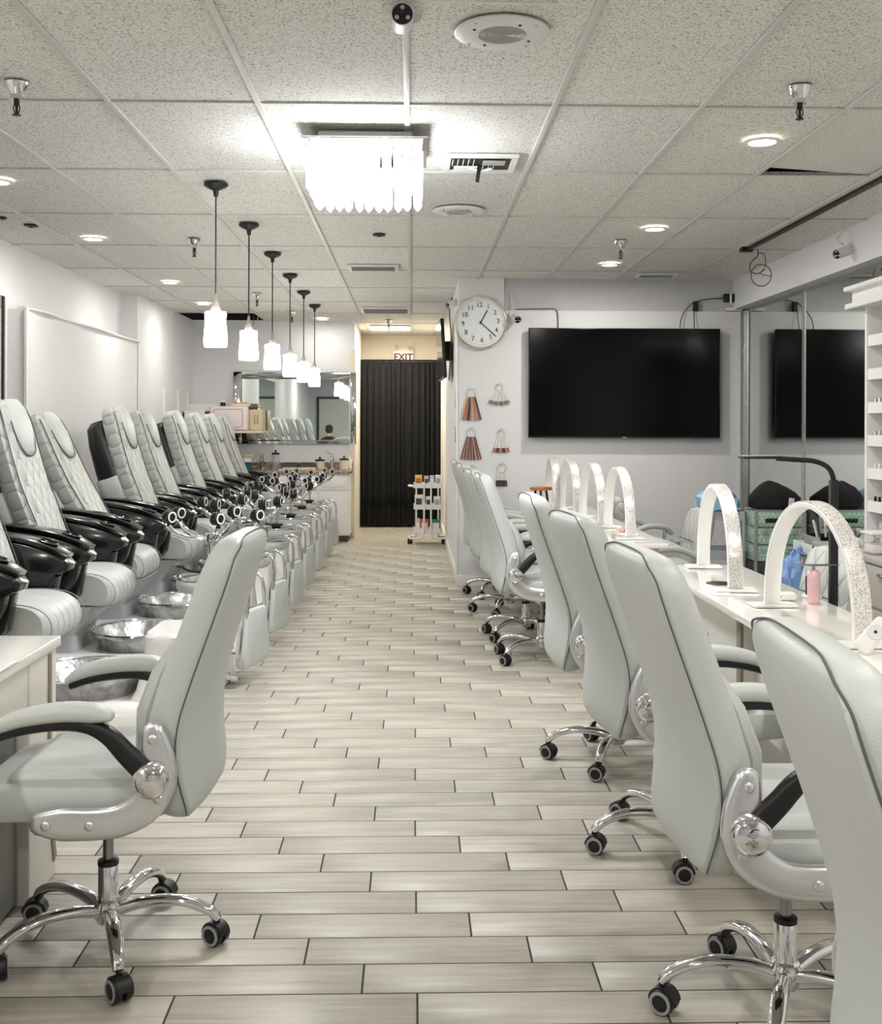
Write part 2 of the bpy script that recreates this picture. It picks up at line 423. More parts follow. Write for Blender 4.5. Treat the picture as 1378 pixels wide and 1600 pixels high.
# ---- ceiling
cei = struct(MB().box(-3.2, 3.3, YF - .2, YH + .2, CEIL + .42, CEIL + .5).build('ceiling', 'plenum_shade'), 'white suspended ceiling of flecked mineral tiles')
def tile_mesh(w, l, cut=0):
    b = MB(); h = .016
    q = [(-w / 2, -l / 2), (w / 2, -l / 2), (w / 2, l / 2), (-w / 2, l / 2 - cut)]
    b.prism(q, .009, .009 + h, 'XY'); me = b.mesh('ceiling_tile'); me.materials.append(MATS['ceiling_tile']); return me
tme = tile_mesh(.607, 1.217); GX0, GY0 = -.0266, 4.5737
def gx(k): return GX0 + .61 * k
def gy(k): return GY0 + 1.22 * k
for k in range(-2, 10):
    for c in range(-5, 5):
        x0, x1 = max(gx(c), XL), min(gx(c + 1), 2.92)
        y0, y1 = gy(k), gy(k + 1)
        if x1 - x0 < .05: continue
        if y0 > YB - .05 and (c < -2 or c > 0): continue
        if y0 >= YT and c > 1: continue
        if k == 7 and c <= -4: continue                       # tiles missing over the last spa chair
        if c == -5 or c == 4 or k == 9:
            me = tile_mesh(x1 - x0 - .003, min(y1, YH) - y0 - .003)
            put('ceiling_tile', me, cei, ((x0 + x1) / 2, (y0 + min(y1, YH)) / 2, CEIL))
        elif c == 3 and k == 0:
            put('ceiling_tile', tile_mesh(.607, 1.217, .15), cei, ((x0 + x1) / 2, (y0 + y1) / 2, CEIL + .003))
        else:
            put('ceiling_tile', tme, cei, ((x0 + x1) / 2, (y0 + y1) / 2, CEIL))
MB().box(XL, 2.95, YF, gy(-2), CEIL + .009, CEIL + .03).build('ceiling_panel', 'ceiling_tile', cei)
for c in range(-4, 5):
    yend = YB if c < -1 else (YH if c < 1 else YT)
    MB().rbox((gx(c), (1.5 + yend) / 2, CEIL + .004), (.025, yend - 1.5, .009), .002, 1).build('grid_bar', 'grid', cei)
for k in range(-2, 10):
    xe = 2.95 if gy(k) < YT else .5
    xs = XL if gy(k) < YB else HALL_L
    MB().rbox(((xs + xe) / 2, gy(k), CEIL + .005), (xe - xs, .021, .0075), .002, 1).build('grid_bar', 'grid', cei)
MB().box(-.02, .02, 1.5, 1.52, CEIL, CEIL + .001).build('grid_clip', 'grid', cei)
# ---- walls
def wall(name, bx, m, label=None):
    o = struct(MB().box(*bx).build(name, m), label); MB().box(bx[0], bx[1], bx[2], bx[3], bx[5], CEIL + .42).build('shaded_upper_wall', 'plenum_shade', o) if bx[5] == TOP else None  # wall above the tiles coloured near black, the void's shade put into its colour
    return o
TOP = CEIL + .02
wl = wall('wall_left', (XL - .2, XL, YF, 11.36, 0, TOP), 'wall', 'pale lavender grey left wall with a ledged lower panel')
MB().box(XL, XP, 8.12, 11.38, 0, 2.28).build('panel', 'wall', wl)
MB().box(XL - .2, XP, 11.36, YB, 0, TOP).build('panel', 'wall', wl)
b = MB(); pts = smooth([(XP - .03, 8.12, 2.285), (XP + .004, 8.5, 2.288), (XP - .02, 9.1, 2.284), (XP + .006, 9.9, 2.288), (XP - .01, 10.6, 2.285), (XP, 11.36, 2.285)], 4)
b.sweep(pts, .012, .035, (1, 0, 0)); b.build('ledge_trim', 'trim', wl)
MB().box(XP - .012, XP + .006, 8.105, 8.14, 0, 2.28).build('corner_bead', 'trim', wl)
wb = wall('wall_back', (XL - .2, HALL_L, YB, YB + .12, 0, TOP), 'wall', 'back wall with the long mirror above the sink counter')
MB().box(HALL_L - .12, HALL_L, YB + .12, YH, 0, TOP).build('panel', 'wall_warm', wb)
struct(MB().rbox((HALL_L - .03, YB - .011, 1.2), (.075, .02, 2.4), .004).build('trim_1', 'trim_cream'))
wh = wall('wall_hall', (HALL_L - .2, HALL_R + .3, YH, YH + .15, 0, TOP), 'wall_warm', 'cream wall at the end of the hall behind the black curtain')
wc = wall('wall_corridor', (HALL_R, HALL_R + .14, YT + .14, YH, 0, TOP), 'wall', 'white side wall of the hall')
struct(MB().rbox((HALL_R - .013, 15.2, 1.2), (.024, .09, 2.4), .004).build('trim_2', 'trim_cream'))
wt = wall('wall_tv', (HALL_R, XR, YT, YT + .14, 0, 2.478), 'wall', 'white wall carrying the clock and the big television')
MB().box(HALL_R, .82, YT, YT + .14, 2.478, TOP).build('panel', 'wall', wt)
MB().box(.82, XR, YT + .035, YT + .14, 2.478, TOP).build('panel', 'wall_rough', wt)
struct(MB().rbox((HALL_R - .012, YT + .07, 1.2), (.022, .13, 2.4), .006).build('trim_3', 'white'))
wr = wall('wall_right', (XR, XR + .2, YF, YT + .14, 0, TOP), 'wall', 'right wall with tall mirrors under a soffit')
MB().box(2.90, XR, YF, YT + .035, 2.50, TOP).build('panel', 'wall', wr)
wf = wall('wall_front', (XL - .2, XR + .2, YF - .2, YF, 0, TOP), 'wall_blue', 'pale blue front wall with blinds over the windows')
bb = struct(MB().rbox((HALL_R - .008, (YT + YH) / 2, .05), (.018, YH - YT, .10), .004).build('baseboard_hall', 'trim'))
bb = struct(MB().rbox(((HALL_R + XR) / 2, YT - .008, .05), (XR - HALL_R, .018, .10), .004).build('baseboard_tv', 'trim'))
# front windows with blinds (seen only in the mirrors)
for i, (xa, xb) in enumerate(((-2.75, -1.3), (-.9, .9), (1.3, 2.7))):
    w = struct(MB().box(xa + .05, xb - .05, YF + .004, YF + .012, .85, 2.2).build('window_%d' % (i + 1), 'glass_clear'))
    f = MB()
    for bx in ((xa, xa + .06, .8, 2.26), (xb - .06, xb, .8, 2.26)): f.box(bx[0], bx[1], YF, YF + .05, bx[2], bx[3])
    f.box(xa, xb, YF, YF + .05, 2.2, 2.26); f.box(xa, xb, YF, YF + .05, .8, .86); f.build('window_frame', 'window_frame', w)
    s = MB()
    for q in range(26):
        z = .9 + q * .05; s.add([(xa + .07, YF + .03, z), (xb - .07, YF + .03, z), (xb - .07, YF + .045, z + .047), (xa + .07, YF + .045, z + .047)], [(0, 1, 2, 3)])
    so = s.build('blind_slats', 'blind', w); so['kind'] = 'stuff'
d = struct(MB().box(HALL_L + .08, HALL_R - .08, YH - .03, YH, 0, 2.1).build('door_1', 'grey_dark'))

# ================================================================== LAMPS
WARM = (1.0, .955, .89)
def recessed(x, y, label, p=1.0):
    t = thing('recessed_light', label, 'ceiling light', (x, y, CEIL), 0, 'recessed downlights')
    MB().lathe([(.062, -.001), (.085, -.001), (.088, -.006), (.064, -.010), (.060, -.004)], 28, cap=False).build('trim_ring', 'trim', t)
    MB().lathe([(.062, -.0005), (.062, -.003)], 28).build('diffuser', 'lamp_disc', t)
    lamp('downlight_lamp', 'AREA', P_DOWN * p, (0, 0, -.02), t, .13, WARM)
    return t
for (x, y, l) in [(-2.25, 6.06, 'lit recessed downlight cut off by the photo edge above the spa chairs'), (-2.26, 7.9, 'lit recessed downlight beside two small ceiling holes'),
                  (-2.24, 10.3, 'lit recessed downlight above the middle of the spa chair row'), (-2.27, 12.1, 'lit recessed downlight near the missing ceiling tiles'),
                  (-1.12, 13.75, 'lit recessed downlight close to the back mirror wall'), (1.61, 5.08, 'large lit recessed downlight near the shifted ceiling tile'),
                  (1.61, 7.35, 'lit recessed downlight in front of the television, nearer of two'), (1.60, 8.99, 'lit recessed downlight closest to the television wall'),
                  (-2.25, 3.2, 'lit recessed downlight over the front desk'), (-2.25, .6, 'lit recessed downlight over the waiting area'),
                  (1.61, 2.6, 'lit recessed downlight over the nearest manicure chair'), (1.61, .2, 'lit recessed downlight behind the nearest manicure chair'),
                  (-.3, 1.2, 'lit recessed downlight over the entrance aisle'), (-.3, -1.6, 'lit recessed downlight by the front windows')]:
    recessed(x, y, l, .35 if y > 13 else (2.6 if y < 1 else (1.35 if x > 1 else .68)))
# flush panel in the hall
t = thing('panel_light', 'bright rectangular light panel in the hall ceiling', 'ceiling light', (-.30, 14.95, CEIL))
MB().rbox((0, 0, -.004), (.56, .62, .012), .004).build('frame', 'trim', t)
MB().box(-.26, .26, -.29, .29, -.013, -.0105).build('diffuser', 'panel_light', t)
lamp('panel_lamp', 'AREA', 45, (0, 0, -.03), t, .5, (1, .9, .72))
# pendants
def make_pendant():
    t = thing('pendant_lamp', '', 'pendant lamp', (-1.075, 6.08, CEIL), 0, 'row of hanging pendant lamps')
    MB().lathe([(.004, -.075), (.012, -.07), (.016, -.04), (.05, -.024), (.066, -.012), (.066, -.001)], 24).build('canopy', 'black_plastic', t)
    MB().tube([(0, 0, -.07), (0, 0, -.64)], .0045, 8).build('stem', 'black_plastic', t)
    MB().lathe([(.006, -.60), (.012, -.64), (.028, -.690), (.034, -.70)], 18).build('socket_cap', 'strip_taupe', t)
    MB().lathe([(.02, -.695), (.054, -.70), (.058, -.71), (.056, -.76), (.062, -.82), (.0635, -.86), (.062, -.885), (.057, -.892), (.03, -.893)], 28).build('glass_shade', 'pendant_glass', t)
    return t
pen0 = make_pendant()
pl = ['white glass pendant lamp on black stem, largest and nearest of the row'] + ['white glass pendant lamp, %s in the row counted from the nearest' % o for o in ORD[1:5]] + ['white glass pendant lamp, farthest and smallest of the row']
for i in range(6):
    y = 6.08 + 1.222 * i
    if i == 0: pen0['label'] = pl[0]
    else: dup(pen0, (-1.075, y, CEIL), 0, pl[i])
# crystal chandelier: LED module above the rod tips
t = thing('crystal_chandelier', 'bright square crystal chandelier with mirror plate on the ceiling', 'chandelier', (-.215, 5.17, CEIL))
MB().rbox((0, 0, -.02), (.42, .42, .04), .01).build('ceiling_box', 'white', t)
MB().rbox((0, 0, -.047), (.56, .56, .012), .003).build('mirror_plate', 'chrome', t)
lamp('led_module', 'AREA', 34, (0, 0, -.262), t, .44, (.965, .985, 1.0))
cm = MB().lathe([(.001, -.272), (.014, -.258), (.019, -.25), (.019, -.10), (.008, -.085), (.003, -.052)], 6).mesh('crystal'); cm.materials.append(MATS['crystal'])
for i in range(11):
    for j in range(11):
        if max(abs(i - 5), abs(j - 5)) in (5, 4, 2):
            put('crystal', cm, t, ((i - 5) * .0475 + random.uniform(-.004, .004), (j - 5) * .0475 + random.uniform(-.004, .004), random.uniform(-.012, .004)), (0, 0, random.random()))

# ================================================================== OFFICE CHAIRS
def caster_into(b, x, y, z0, yaw, r=.03, flip=1):
    """twin-wheel caster; materials 0 black, 1 ring; flip=-1 turns it wheels-up"""
    M = Matrix.Translation((x, y, z0)) @ Matrix.Rotation(yaw, 4, 'Z') @ Matrix.Diagonal((1, 1, flip, 1))
    for s in (-1, 1):
        b.lathe([(.004, s * .006), (r * .97, s * .006), (r, s * .010), (r, s * .022), (r * .9, s * .026)], 18, (-.008, 0, r), 'Y', 0, M)
        b.lathe([(r * .90, s * .0245), (r * .90, s * .0275), (r * .66, s * .0280), (r * .66, s * .0245)], 18, (-.008, 0, r), 'Y', 1, M)
        b.lathe([(r * .66, s * .0250), (r * .5, s * .0272), (.003, s * .0275)], 18, (-.008, 0, r), 'Y', 0, M)
    # hood
    hood = [(-.008 + (r + .004) * math.cos(a), r + (r + .004) * math.sin(a)) for a in [PI * (.02 + .96 * i / 10) for i in range(11)]]
    b.prism(hood + [(-.03, r - .004), (.015, r - .004)], -.02, .02, 'XZ', 0, M)
    b.tube([(0, 0, 2 * r - .01), (0, 0, 2 * r + .028)], .0065, 8, 0, M)
def make_office_chair():
    t = thing('office_chair', '', 'office chair')
    # backrest: (z, rear seam x, front x, half width, rear bulge, front bulge)
    prof = [(.425, -.262, -.215, .185, .010, .004), (.44, -.272, -.20, .215, .018, .008), (.47, -.272, -.188, .235, .036, .012), (.52, -.262, -.178, .247, .052, .016), (.58, -.252, -.170, .252, .058, .018),
            (.64, -.252, -.170, .253, .054, .018), (.70, -.262, -.178, .252, .044, .018), (.77, -.284, -.198, .25, .034, .018), (.85, -.312, -.226, .25, .026, .018), (.93, -.341, -.256, .25, .020, .018),
            (1.00, -.366, -.282, .25, .018, .018), (1.06, -.386, -.304, .249, .016, .016), (1.10, -.397, -.320, .240, .014, .014), (1.125, -.400, -.331, .220, .012, .012), (1.14, -.396, -.342, .19, .008, .008), (1.147, -.386, -.354, .15, .004, .004)]
    rings = []; seamL, seamR = [], []
    for z, xr, xf, w, rb, fb in prof:
        ring = []
        th = xf - xr
        for y in (-.92, -.6, -.2, .2, .6, .92): ring.append((xf + fb * (1 - y * y), y * w, z))
        ring.append((xf - th * .18, w * .985, z)); ring.append((xf - th * .45, w, z)); ring.append((xf - th * .8, w * .995, z))
        for y in (.96, .82, .5, .17, -.17, -.5, -.82, -.96): ring.append((xr - rb * (1 - y * y), y * w, z))
        ring.append((xf - th * .8, -w * .995, z)); ring.append((xf - th * .45, -w, z)); ring.append((xf - th * .18, -w * .985, z))
        rings.append(ring)
        seamL.append(Vector((xr + .006, w * .999, z))); seamR.append(Vector((xr + .006, -w * .999, z)))
    bk = MB().loft(rings).build('backrest', 'leather', t)
    top = [Vector((-.384 - .004, y, 1.1475)) for y in (.12, 0, -.12)]
    path = seamR + list(reversed(top)) + list(reversed(seamL))
    MB().tube(smooth(seamR[1:-3] + [Vector((-.402, -.214, 1.127)), Vector((-.400, -.175, 1.140)), Vector((-.394, -.10, 1.148)), Vector((-.394, .10, 1.148)), Vector((-.400, .175, 1.140)), Vector((-.402, .214, 1.127))] + list(reversed(seamL[1:-3])), 3), .0021, 6).build('piping', 'leather_seam', bk)
    # front lumbar cushion, proud of the backrest
    rr = []
    for z, x, w, th in [(.50, -.165, .15, .008), (.53, -.148, .19, .03), (.60, -.134, .205, .042), (.70, -.140, .21, .045), (.80, -.174, .205, .04), (.86, -.206, .19, .03), (.885, -.222, .16, .008)]:
        ring = []
        for k in range(16):
            a = 2 * PI * k / 16; c_, s_ = math.cos(a), math.sin(a)
            ring.append((x - .02 + th * math.copysign(abs(c_) ** .7, c_), w * math.copysign(abs(s_) ** .6, s_), z))
        rr.append(ring)
    MB().loft(rr).build('lumbar_cushion', 'leather', t)
    # seat: lower pan cushion and upper pad
    b = MB(); rings = []
    for z, ins, fx in [(.425, .03, -.02), (.437, .008, 0), (.46, 0, .004), (.495, 0, .006), (.515, .008, 0), (.524, .03, -.02)]:
        rings.append([(.045 + fx / 2 + x, y, z - (.018 * max(0, x - .12) / .15)) for x, y in rrect(.53 - 2 * ins + fx, .50 - 2 * ins, .075, 5)])
    b.loft(rings); st = b.build('seat', 'leather', t)
    rings = []
    for z, ins in [(.50, .012), (.515, 0), (.54, 0), (.553, .012), (.558, .04)]:
        rings.append([(.005 + x, y, z - .015 * max(0, x - .05) / .2) for x, y in rrect(.40 - 2 * ins, .46 - 2 * ins, .07, 5)])
    MB().loft(rings).build('seat_pad', 'leather', t)
    MB().tube([(.005 + x, y, .5155 - .015 * max(0, x - .05) / .2) for x, y in rrect(.402, .462, .07, 5)], .002, 6, close=True).build('pad_piping', 'leather_seam', st)
    # side brackets, arms
    for s in (-1, 1):
        pth = smooth([(.085, s * .272, .437), (.03, s * .273, .437), (-.06, s * .273, .439), (-.125, s * .274, .452), (-.182, s * .275, .49), (-.208, s * .275, .55), (-.205, s * .274, .61), (-.196, s * .272, .665)], 4)
        ra = interp([.030, .042, .040, .040, .043, .047, .043, .030], len(pth))
        br = MB().sweep(pth, ra, .017, (0, 1, 0), 16, 3.2, rnd=True).build('side_bracket', 'silver', t)
        for bx, bz in ((.07, .437), (-.04, .437), (-.212, .505), (-.197, .655)):
            MB().lathe([(.012, s * .0), (.012, s * .004), (.009, s * .0065), (.002, s * .007)], 14, (bx, s * .288, bz), 'Y').build('bolt', 'silver', br)
        pp = smooth([(.205, s * .285, .672), (.165, s * .285, .694), (.10, s * .285, .712), (.02, s * .285, .722), (-.05, s * .285, .720), (-.085, s * .285, .712)], 4)
        MB().sweep(pp, interp([.012, .021, .024, .025, .024, .014], len(pp)), interp([.022, .032, .036, .037, .036, .026], len(pp)), (0, 1, 0), 16, 2.5, rnd=True).build('armrest_pad', 'leather', t)
        fp = smooth([(.20, s * .285, .652), (.14, s * .285, .676), (.05, s * .285, .692), (-.03, s * .285, .690), (-.085, s * .286, .665), (-.135, s * .288, .615), (-.195, s * .29, .56)], 4)
        MB().sweep(fp, interp([.009, .014, .016, .018, .022, .026, .03], len(fp)), interp([.02, .027, .028, .027, .022, .018, .016], len(fp)), (0, 1, 0), 14, 3).build('armrest_frame', 'black_plastic', t)
        MB().lathe([(.034, s * -.012), (.044, s * -.008), (.044, s * .022), (.041, s * .027), (.039, s * .0285), (.036, s * .0275), (.030, s * .031), (.020, s * .0345), (.010, s * .0365), (.001, s * .037)], 28, (-.196, s * .29, .556), 'Y').build('pivot_disc', 'chrome', t)
    # mechanism, lever, column
    MB().rbox((-.02, 0, .418), (.18, .14, .03), .012).build('tilt_mechanism', 'black_plastic', t)
    b = MB(); b.tube(smooth([(.06, -.06, .405), (.08, -.17, .40), (.085, -.22, .398)], 4), .006, 8); b.rbox((.086, -.245, .392), (.036, .07, .016), .012); b.build('height_lever', 'black_plastic', t)
    MB().lathe([(.022, -.03), (.03, -.02), (.03, .02), (.024, .035)], 16, (.10, -.02, .385), 'Z').build('tension_knob', 'black_plastic', t)
    MB().tube([(0, 0, .225), (0, 0, .41)], .0145, 16).build('gas_rod', 'rod_steel', t)
    MB().lathe([(.0275, .125), (.0275, .232), (.0255, .236)], 24).build('column', 'chrome', t)
    MB().lathe([(.0285, .230), (.0285, .242), (.02, .246)], 24).build('column_collar', 'black_plastic', t)
    MB().lathe([(.03, .072), (.037, .085), (.037, .118), (.034, .124), (.0345, .132), (.029, .138)], 24).build('hub', 'chrome', t)
    b = MB(); pth = smooth([(.025, 0, .104), (.09, 0, .122), (.17, 0, .128), (.23, 0, .117), (.28, 0, .094), (.30, 0, .072)], 5)
    b.sweep(pth, interp([.017, .016, .0145, .0145, .0145, .014], len(pth)), interp([.019, .02, .0215, .0205, .0175, .014], len(pth)), (0, 1, 0), 14, 2.2)
    lm = b.mesh('leg'); lm.materials.append(MATS['chrome'])
    for k in range(5):
        a = 2 * PI * k / 5
        lg = put('leg', lm, t, (0, 0, 0), (0, 0, a))
        cb = MB(); caster_into(cb, .30, 0, 0, 1.3 + 2.2 * k, .031); cb.build('caster', ['black_plastic', 'ring_grey'], lg)
    return t
off0 = make_office_chair()
def base_turn(ch, a):
    for k, c in enumerate([q for q in ch.children if q.name.split('.')[0] == 'leg']): c.rotation_euler[2] = 2 * PI * k / 5 + a
office = [(-.835, 3.08, PI - .03, .69, 'pale grey leather office chair facing the front desk, alone in its row', None),
          (.93, 1.52, -.07, .30, 'pale grey leather office chair closest to the photographer, mostly back shown', None),
          (.915, 2.69, .05, .49, 'pale grey leather office chair with chrome pivot disc and full star base in view', None),
          (.91, 3.78, .10, .70, 'pale grey leather office chair in front of the manicure lamp arch, third from the photographer', None),
          (.885, 4.76, .03, .48, 'pale grey leather office chair at the far end of the near manicure table', None),
          (.80, 6.83, .02, .03, 'pale grey office chair first along the far manicure table, side bracket shown', None),
          (.775, 7.55, .06, .05, 'pale grey leather office chair second along the far manicure table', None),
          (.76, 8.55, .06, .45, 'pale grey leather office chair third along the far manicure table, behind two others', None),
          (.75, 9.42, .08, .25, 'pale grey leather office chair standing right beside the wall corner', None)]
for i, (x, y, rz, bt, l, g) in enumerate(office):
    if i == 0:
        c = off0; c.location = (x, y, 0); c.rotation_euler = (0, 0, rz); c['label'] = l; c['group'] = 'pale grey office chairs'; base_turn(c, bt)
    else:
        c = dup(off0, (x, y, 0), rz, l); base_turn(c, bt)

# ================================================================== SPA PEDICURE CHAIRS
def make_spa():
    t = thing('pedicure_spa_chair', '', 'pedicure chair', (0, 0, 0), 0, 'row of pedicure spa chairs')
    # white moulded tub base
    b = MB(); rings = []
    for z, x0, x1, w in [(0, -.50, .86, .30), (.015, -.51, .88, .31), (.10, -.50, .87, .31), (.17, -.46, .84, .30), (.20, -.42, .80, .28), (.21, -.40, .76, .26)]:
        rings.append([((x0 + x1) / 2 + x, y, z) for x, y in rrect(x1 - x0, 2 * w, .16, 6)])
    b.loft(rings); ba = b.build('tub_base', 'white_gloss', t)
    b = MB(); rings = []
    for z, x0, x1, w in [(.15, .60, .87, .26), (.25, .66, .86, .235), (.36, .685, .85, .21), (.45, .69, .86, .20), (.485, .69, .87, .20), (.50, .70, .86, .19)]:
        rings.append([((x0 + x1) / 2 + x, y, z) for x, y in rrect(x1 - x0, 2 * w, .06, 4)])
    b.loft(rings); fr = b.build('footrest_pillar', 'white_gloss', t)
    for yy, zz in ((-.17, .065), (-.06, .05)):
        MB().lathe([(.016, 0), (.018, .004), (.018, .05), (.026, .052), (.026, .085), (.02, .09)], 14, (.862, yy, zz), 'X').build('drain_valve', 'chrome', ba)
    # foot bowl
    MB().lathe([(.12, .10), (.18, .13), (.235, .20), (.268, .275), (.285, .287), (.290, .298), (.282, .304), (.268, .300), (.250, .27), (.21, .20), (.15, .16), (.02, .15)], 36, (.40, 0, 0)).build('foot_bowl', 'silver_bowl', t)
    b = MB(); b.tube([(.40 + .284 * math.cos(a), .284 * math.sin(a), .303) for a in [2 * PI * i / 36 for i in range(36)]], .007, 6, close=True); b.build('bowl_rim', 'chrome', t)
    # pedestal and seat box
    b = MB(); rings = []
    for z, x0, x1, w in [(.16, -.42, .10, .24), (.30, -.40, .08, .22), (.42, -.42, .16, .25), (.46, -.42, .20, .25)]:
        rings.append([((x0 + x1) / 2 + x, y, z) for x, y in rrect(x1 - x0, 2 * w, .05, 3)])
    b.loft(rings); b.build('pedestal', 'grey_plastic', t)
    # seat cushion with rolled front and channels
    b = MB(); sec = [(-.34, .50), (-.34, .60), (-.28, .635), (-.1, .645), (.08, .65), (.18, .645), (.25, .625), (.295, .585), (.31, .53), (.295, .48), (.25, .455), (.1, .46), (-.2, .47)]
    sec = [(p.x, p.z) for p in smooth([(x, 0, z) for x, z in sec + [sec[0]]], 2)[:-1]]
    cx, cz = 0, .55; rings = []
    for k in range(25):
        y = -.245 + .49 * k / 24
        u = abs(y) / .245; sh = 1 - .09 * max(0, u - .8) / .2 * 1.6
        ch = 1 - .028 * (abs(math.sin(k * PI / 4 + PI / 2)) < .3)
        rings.append([(cx + (x - cx) * sh, y, cz + (z - cz) * sh * ch) for x, z in sec])
    b.loft(rings); seat_o = b.build('seat', 'leather', t)
    for k in (4, 8, 12, 16, 20):
        y = -.245 + .49 * k / 24; MB().tube([(cx + (x - cx) * 1.0, y, cz + (z - cz) * .978) for x, z in sec[2:22]], .0016, 5).build('channel_seam', 'seam_light', seat_o)
    for s in (-1, 1): MB().tube([(x * .985, s * .243, cz + (z - cz) * .93) for x, z in sec[2:22]], .0024, 5).build('edge_piping', 'seam_light', seat_o)
    sk = MB(); sk.rbox((-.05, 0, .44), (.52, .46, .06), .03); sk.build('seat_skirt', 'leather', t)
    # arms: glossy black shells with console tops
    for s in (-1, 1):
        prof = [(-.46, .50), (-.46, .86), (-.40, .905), (-.2, .895), (0, .862), (.12, .825), (.20, .785), (.225, .755), (.215, .725), (.16, .700), (.15, .655), (.13, .60), (.06, .49), (-.02, .43), (-.3, .42)]
        b = MB(); cxx = -.12; czz = .66; rings = []
        for y, k in ((-.068, .93), (-.06, .98), (-.03, 1), (.03, 1), (.06, .98), (.068, .93)):
            rings.append([(cxx + (x - cxx) * k, s * .335 + y, czz + (z - czz) * k) for x, z in prof])
        b.loft(rings); ar = b.build('arm_shell', 'black_gloss', t)
        b = MB(); pt = smooth([(-.38, s * .335, .908), (-.2, s * .335, .903), (0, s * .335, .872), (.12, s * .335, .835), (.205, s * .335, .79)], 3)
        b.sweep(pt, .014, interp([.07, .075, .08, .082, .06], len(pt)), (0, 1, 0), 12, 4); b.build('arm_top', 'black_gloss', t)
        b = MB(); b.lathe([(.05, 0), (.052, .006), (.042, .008), (.036, -.004), (.005, -.006)], 20, (0, 0, 0), M=Matrix.Translation((.10, s * .335, .857)) @ Matrix.Rotation(.3, 4, 'Y')); b.build('cup_holder', 'black_gloss', ar)
        MB().sweep([(.16, s * .335 - s * .035, .70), (.10, s * .335 - s * .03, .56), (.05, s * .335 - s * .03, .47)], [.01, .05, .02], [.045, .04, .03], (0, 1, 0), 10, 3).build('side_panel', 'black_gloss', ar)
    # backrest group, pivoting at the seat rear (origin of the backrest object)
    piv = (.035, 0, .60)
    b = MB(); rings = []
    for z, w, xf, th in [(-.04, .20, -.02, .08), (0, .225, 0, .11), (.15, .235, .012, .12), (.35, .242, .006, .115), (.55, .245, 0, .11), (.75, .243, .008, .11), (.90, .236, .02, .11), (.98, .222, .02, .10), (1.02, .19, .01, .075), (1.035, .15, -.012, .03)]:
        ring = []
        for y in (-.9, -.62, -.58, -.3, 0, .3, .58, .62, .9): ring.append((xf + (.012 if abs(y) < .6 else -.004) * (1 - .3 * abs(y)), y * w, z))
        ring += [(xf - th * .25, w, z), (xf - th * .75, w, z)]
        for y in (.92, .5, -.5, -.92): ring.append((xf - th, y * w, z))
        ring += [(xf - th * .75, -w, z), (xf - th * .25, -w, z)]
        rings.append(ring)
    b.loft(rings); bk = b.build('backrest', 'quilt', t, piv, (0, -math.radians(19), 0))
    for s in (-1, 1):
        MB().tube(smooth([(.002, s * .212, 0), (.014, s * .222, .15), (.008, s * .229, .35), (.0, s * .232, .55), (.008, s * .230, .75), (.018, s * .222, .9), (.016, s * .205, .985)], 3), .0035, 6).build('piping', 'leather_seam', bk)
    # head pillow: rounded tongue
    rr = []
    for z, w, th in [(.70, .02, .004), (.705, .06, .014), (.73, .10, .026), (.79, .128, .036), (.87, .135, .040), (.95, .13, .036), (1.0, .12, .026), (1.03, .10, .01)]:
        ring = []
        for k in range(18):
            a = 2 * PI * k / 18; c_, s_ = math.cos(a), math.sin(a); ring.append((.014 + th * c_ + .006 * (z > .85), w * math.copysign(abs(s_) ** .75, s_), z))
        rr.append(ring)
    hp = MB().loft(rr).build('head_pillow', 'leather', bk)
    MB().tube(smooth([(.028, -.136, .90), (.028, -.137, .83), (.028, -.120, .76), (.027, -.075, .711), (.027, 0, .696), (.027, .075, .711), (.028, .120, .76), (.028, .137, .83), (.028, .136, .90)], 3), .0042, 6).build('pillow_piping', 'leather_seam', hp)
    # black shell behind and grey strap
    b = MB(); rings = []
    for z, w, x0, x1 in [(-.1, .20, -.26, -.09), (0, .225, -.27, -.09), (.3, .235, -.27, -.09), (.6, .238, -.26, -.085), (.80, .235, -.245, -.085), (.92, .215, -.225, -.085), (.96, .16, -.20, -.09)]:
        rings.append([((x0 + x1) / 2 + x, y, z) for x, y in rrect(x1 - x0, 2 * w, .06, 4)])
    b.loft(rings); b.build('back_shell', 'black_leather', bk)
    b = MB(); rings = []
    for z in (.35, .36, .53, .54):
        k = .006 if z in (.36, .53) else .001
        rings.append([(-.1775 + x, y, z) for x, y in rrect(.185 + 2 * k, .47 + 2 * k, .06, 4)])
    b.loft(rings, cap=False); b.build('back_strap', 'leather', bk)
    return t
spa0 = make_spa()
SPA_Y = [5.2, 6.25, 7.3, 8.33, 9.3, 10.35, 11.4, 12.28, 13.12]
SPA_L = ['pedicure spa chair partly hidden by the front desk', 'pedicure spa chair second from the front desk, back cut by the photo edge', 'reclined pedicure spa chair, third from the front desk, with grey strap behind',
         'pedicure spa chair fourth from the front desk, black shell and grey strap in view', 'fifth pedicure spa chair from the front desk', 'sixth pedicure spa chair from the front desk',
         'seventh pedicure spa chair from the front desk', 'eighth pedicure spa chair from the front desk', 'pedicure spa chair nearest the back wall, last of the row']
REC = [19, 19, 28, 19, 21, 20, 21, 21, 21]; SHF = [0, -.06, -.05, 0, -.02, 0, 0, 0, 0]
for i, y in enumerate(SPA_Y):
    c = spa0 if i == 0 else dup(spa0, (0, 0, 0), 0, SPA_L[i])
    c.location = (-1.9, y, 0); c['label'] = SPA_L[i]
    for ch in c.children:
        nm = ch.name.split('.')[0]
        if nm == 'backrest': ch.rotation_euler = (0, -math.radians(REC[i]), 0); ch.location.x = .035 + SHF[i]
        if nm in ('seat', 'seat_skirt') and i == 2: ch.location.x = -.10

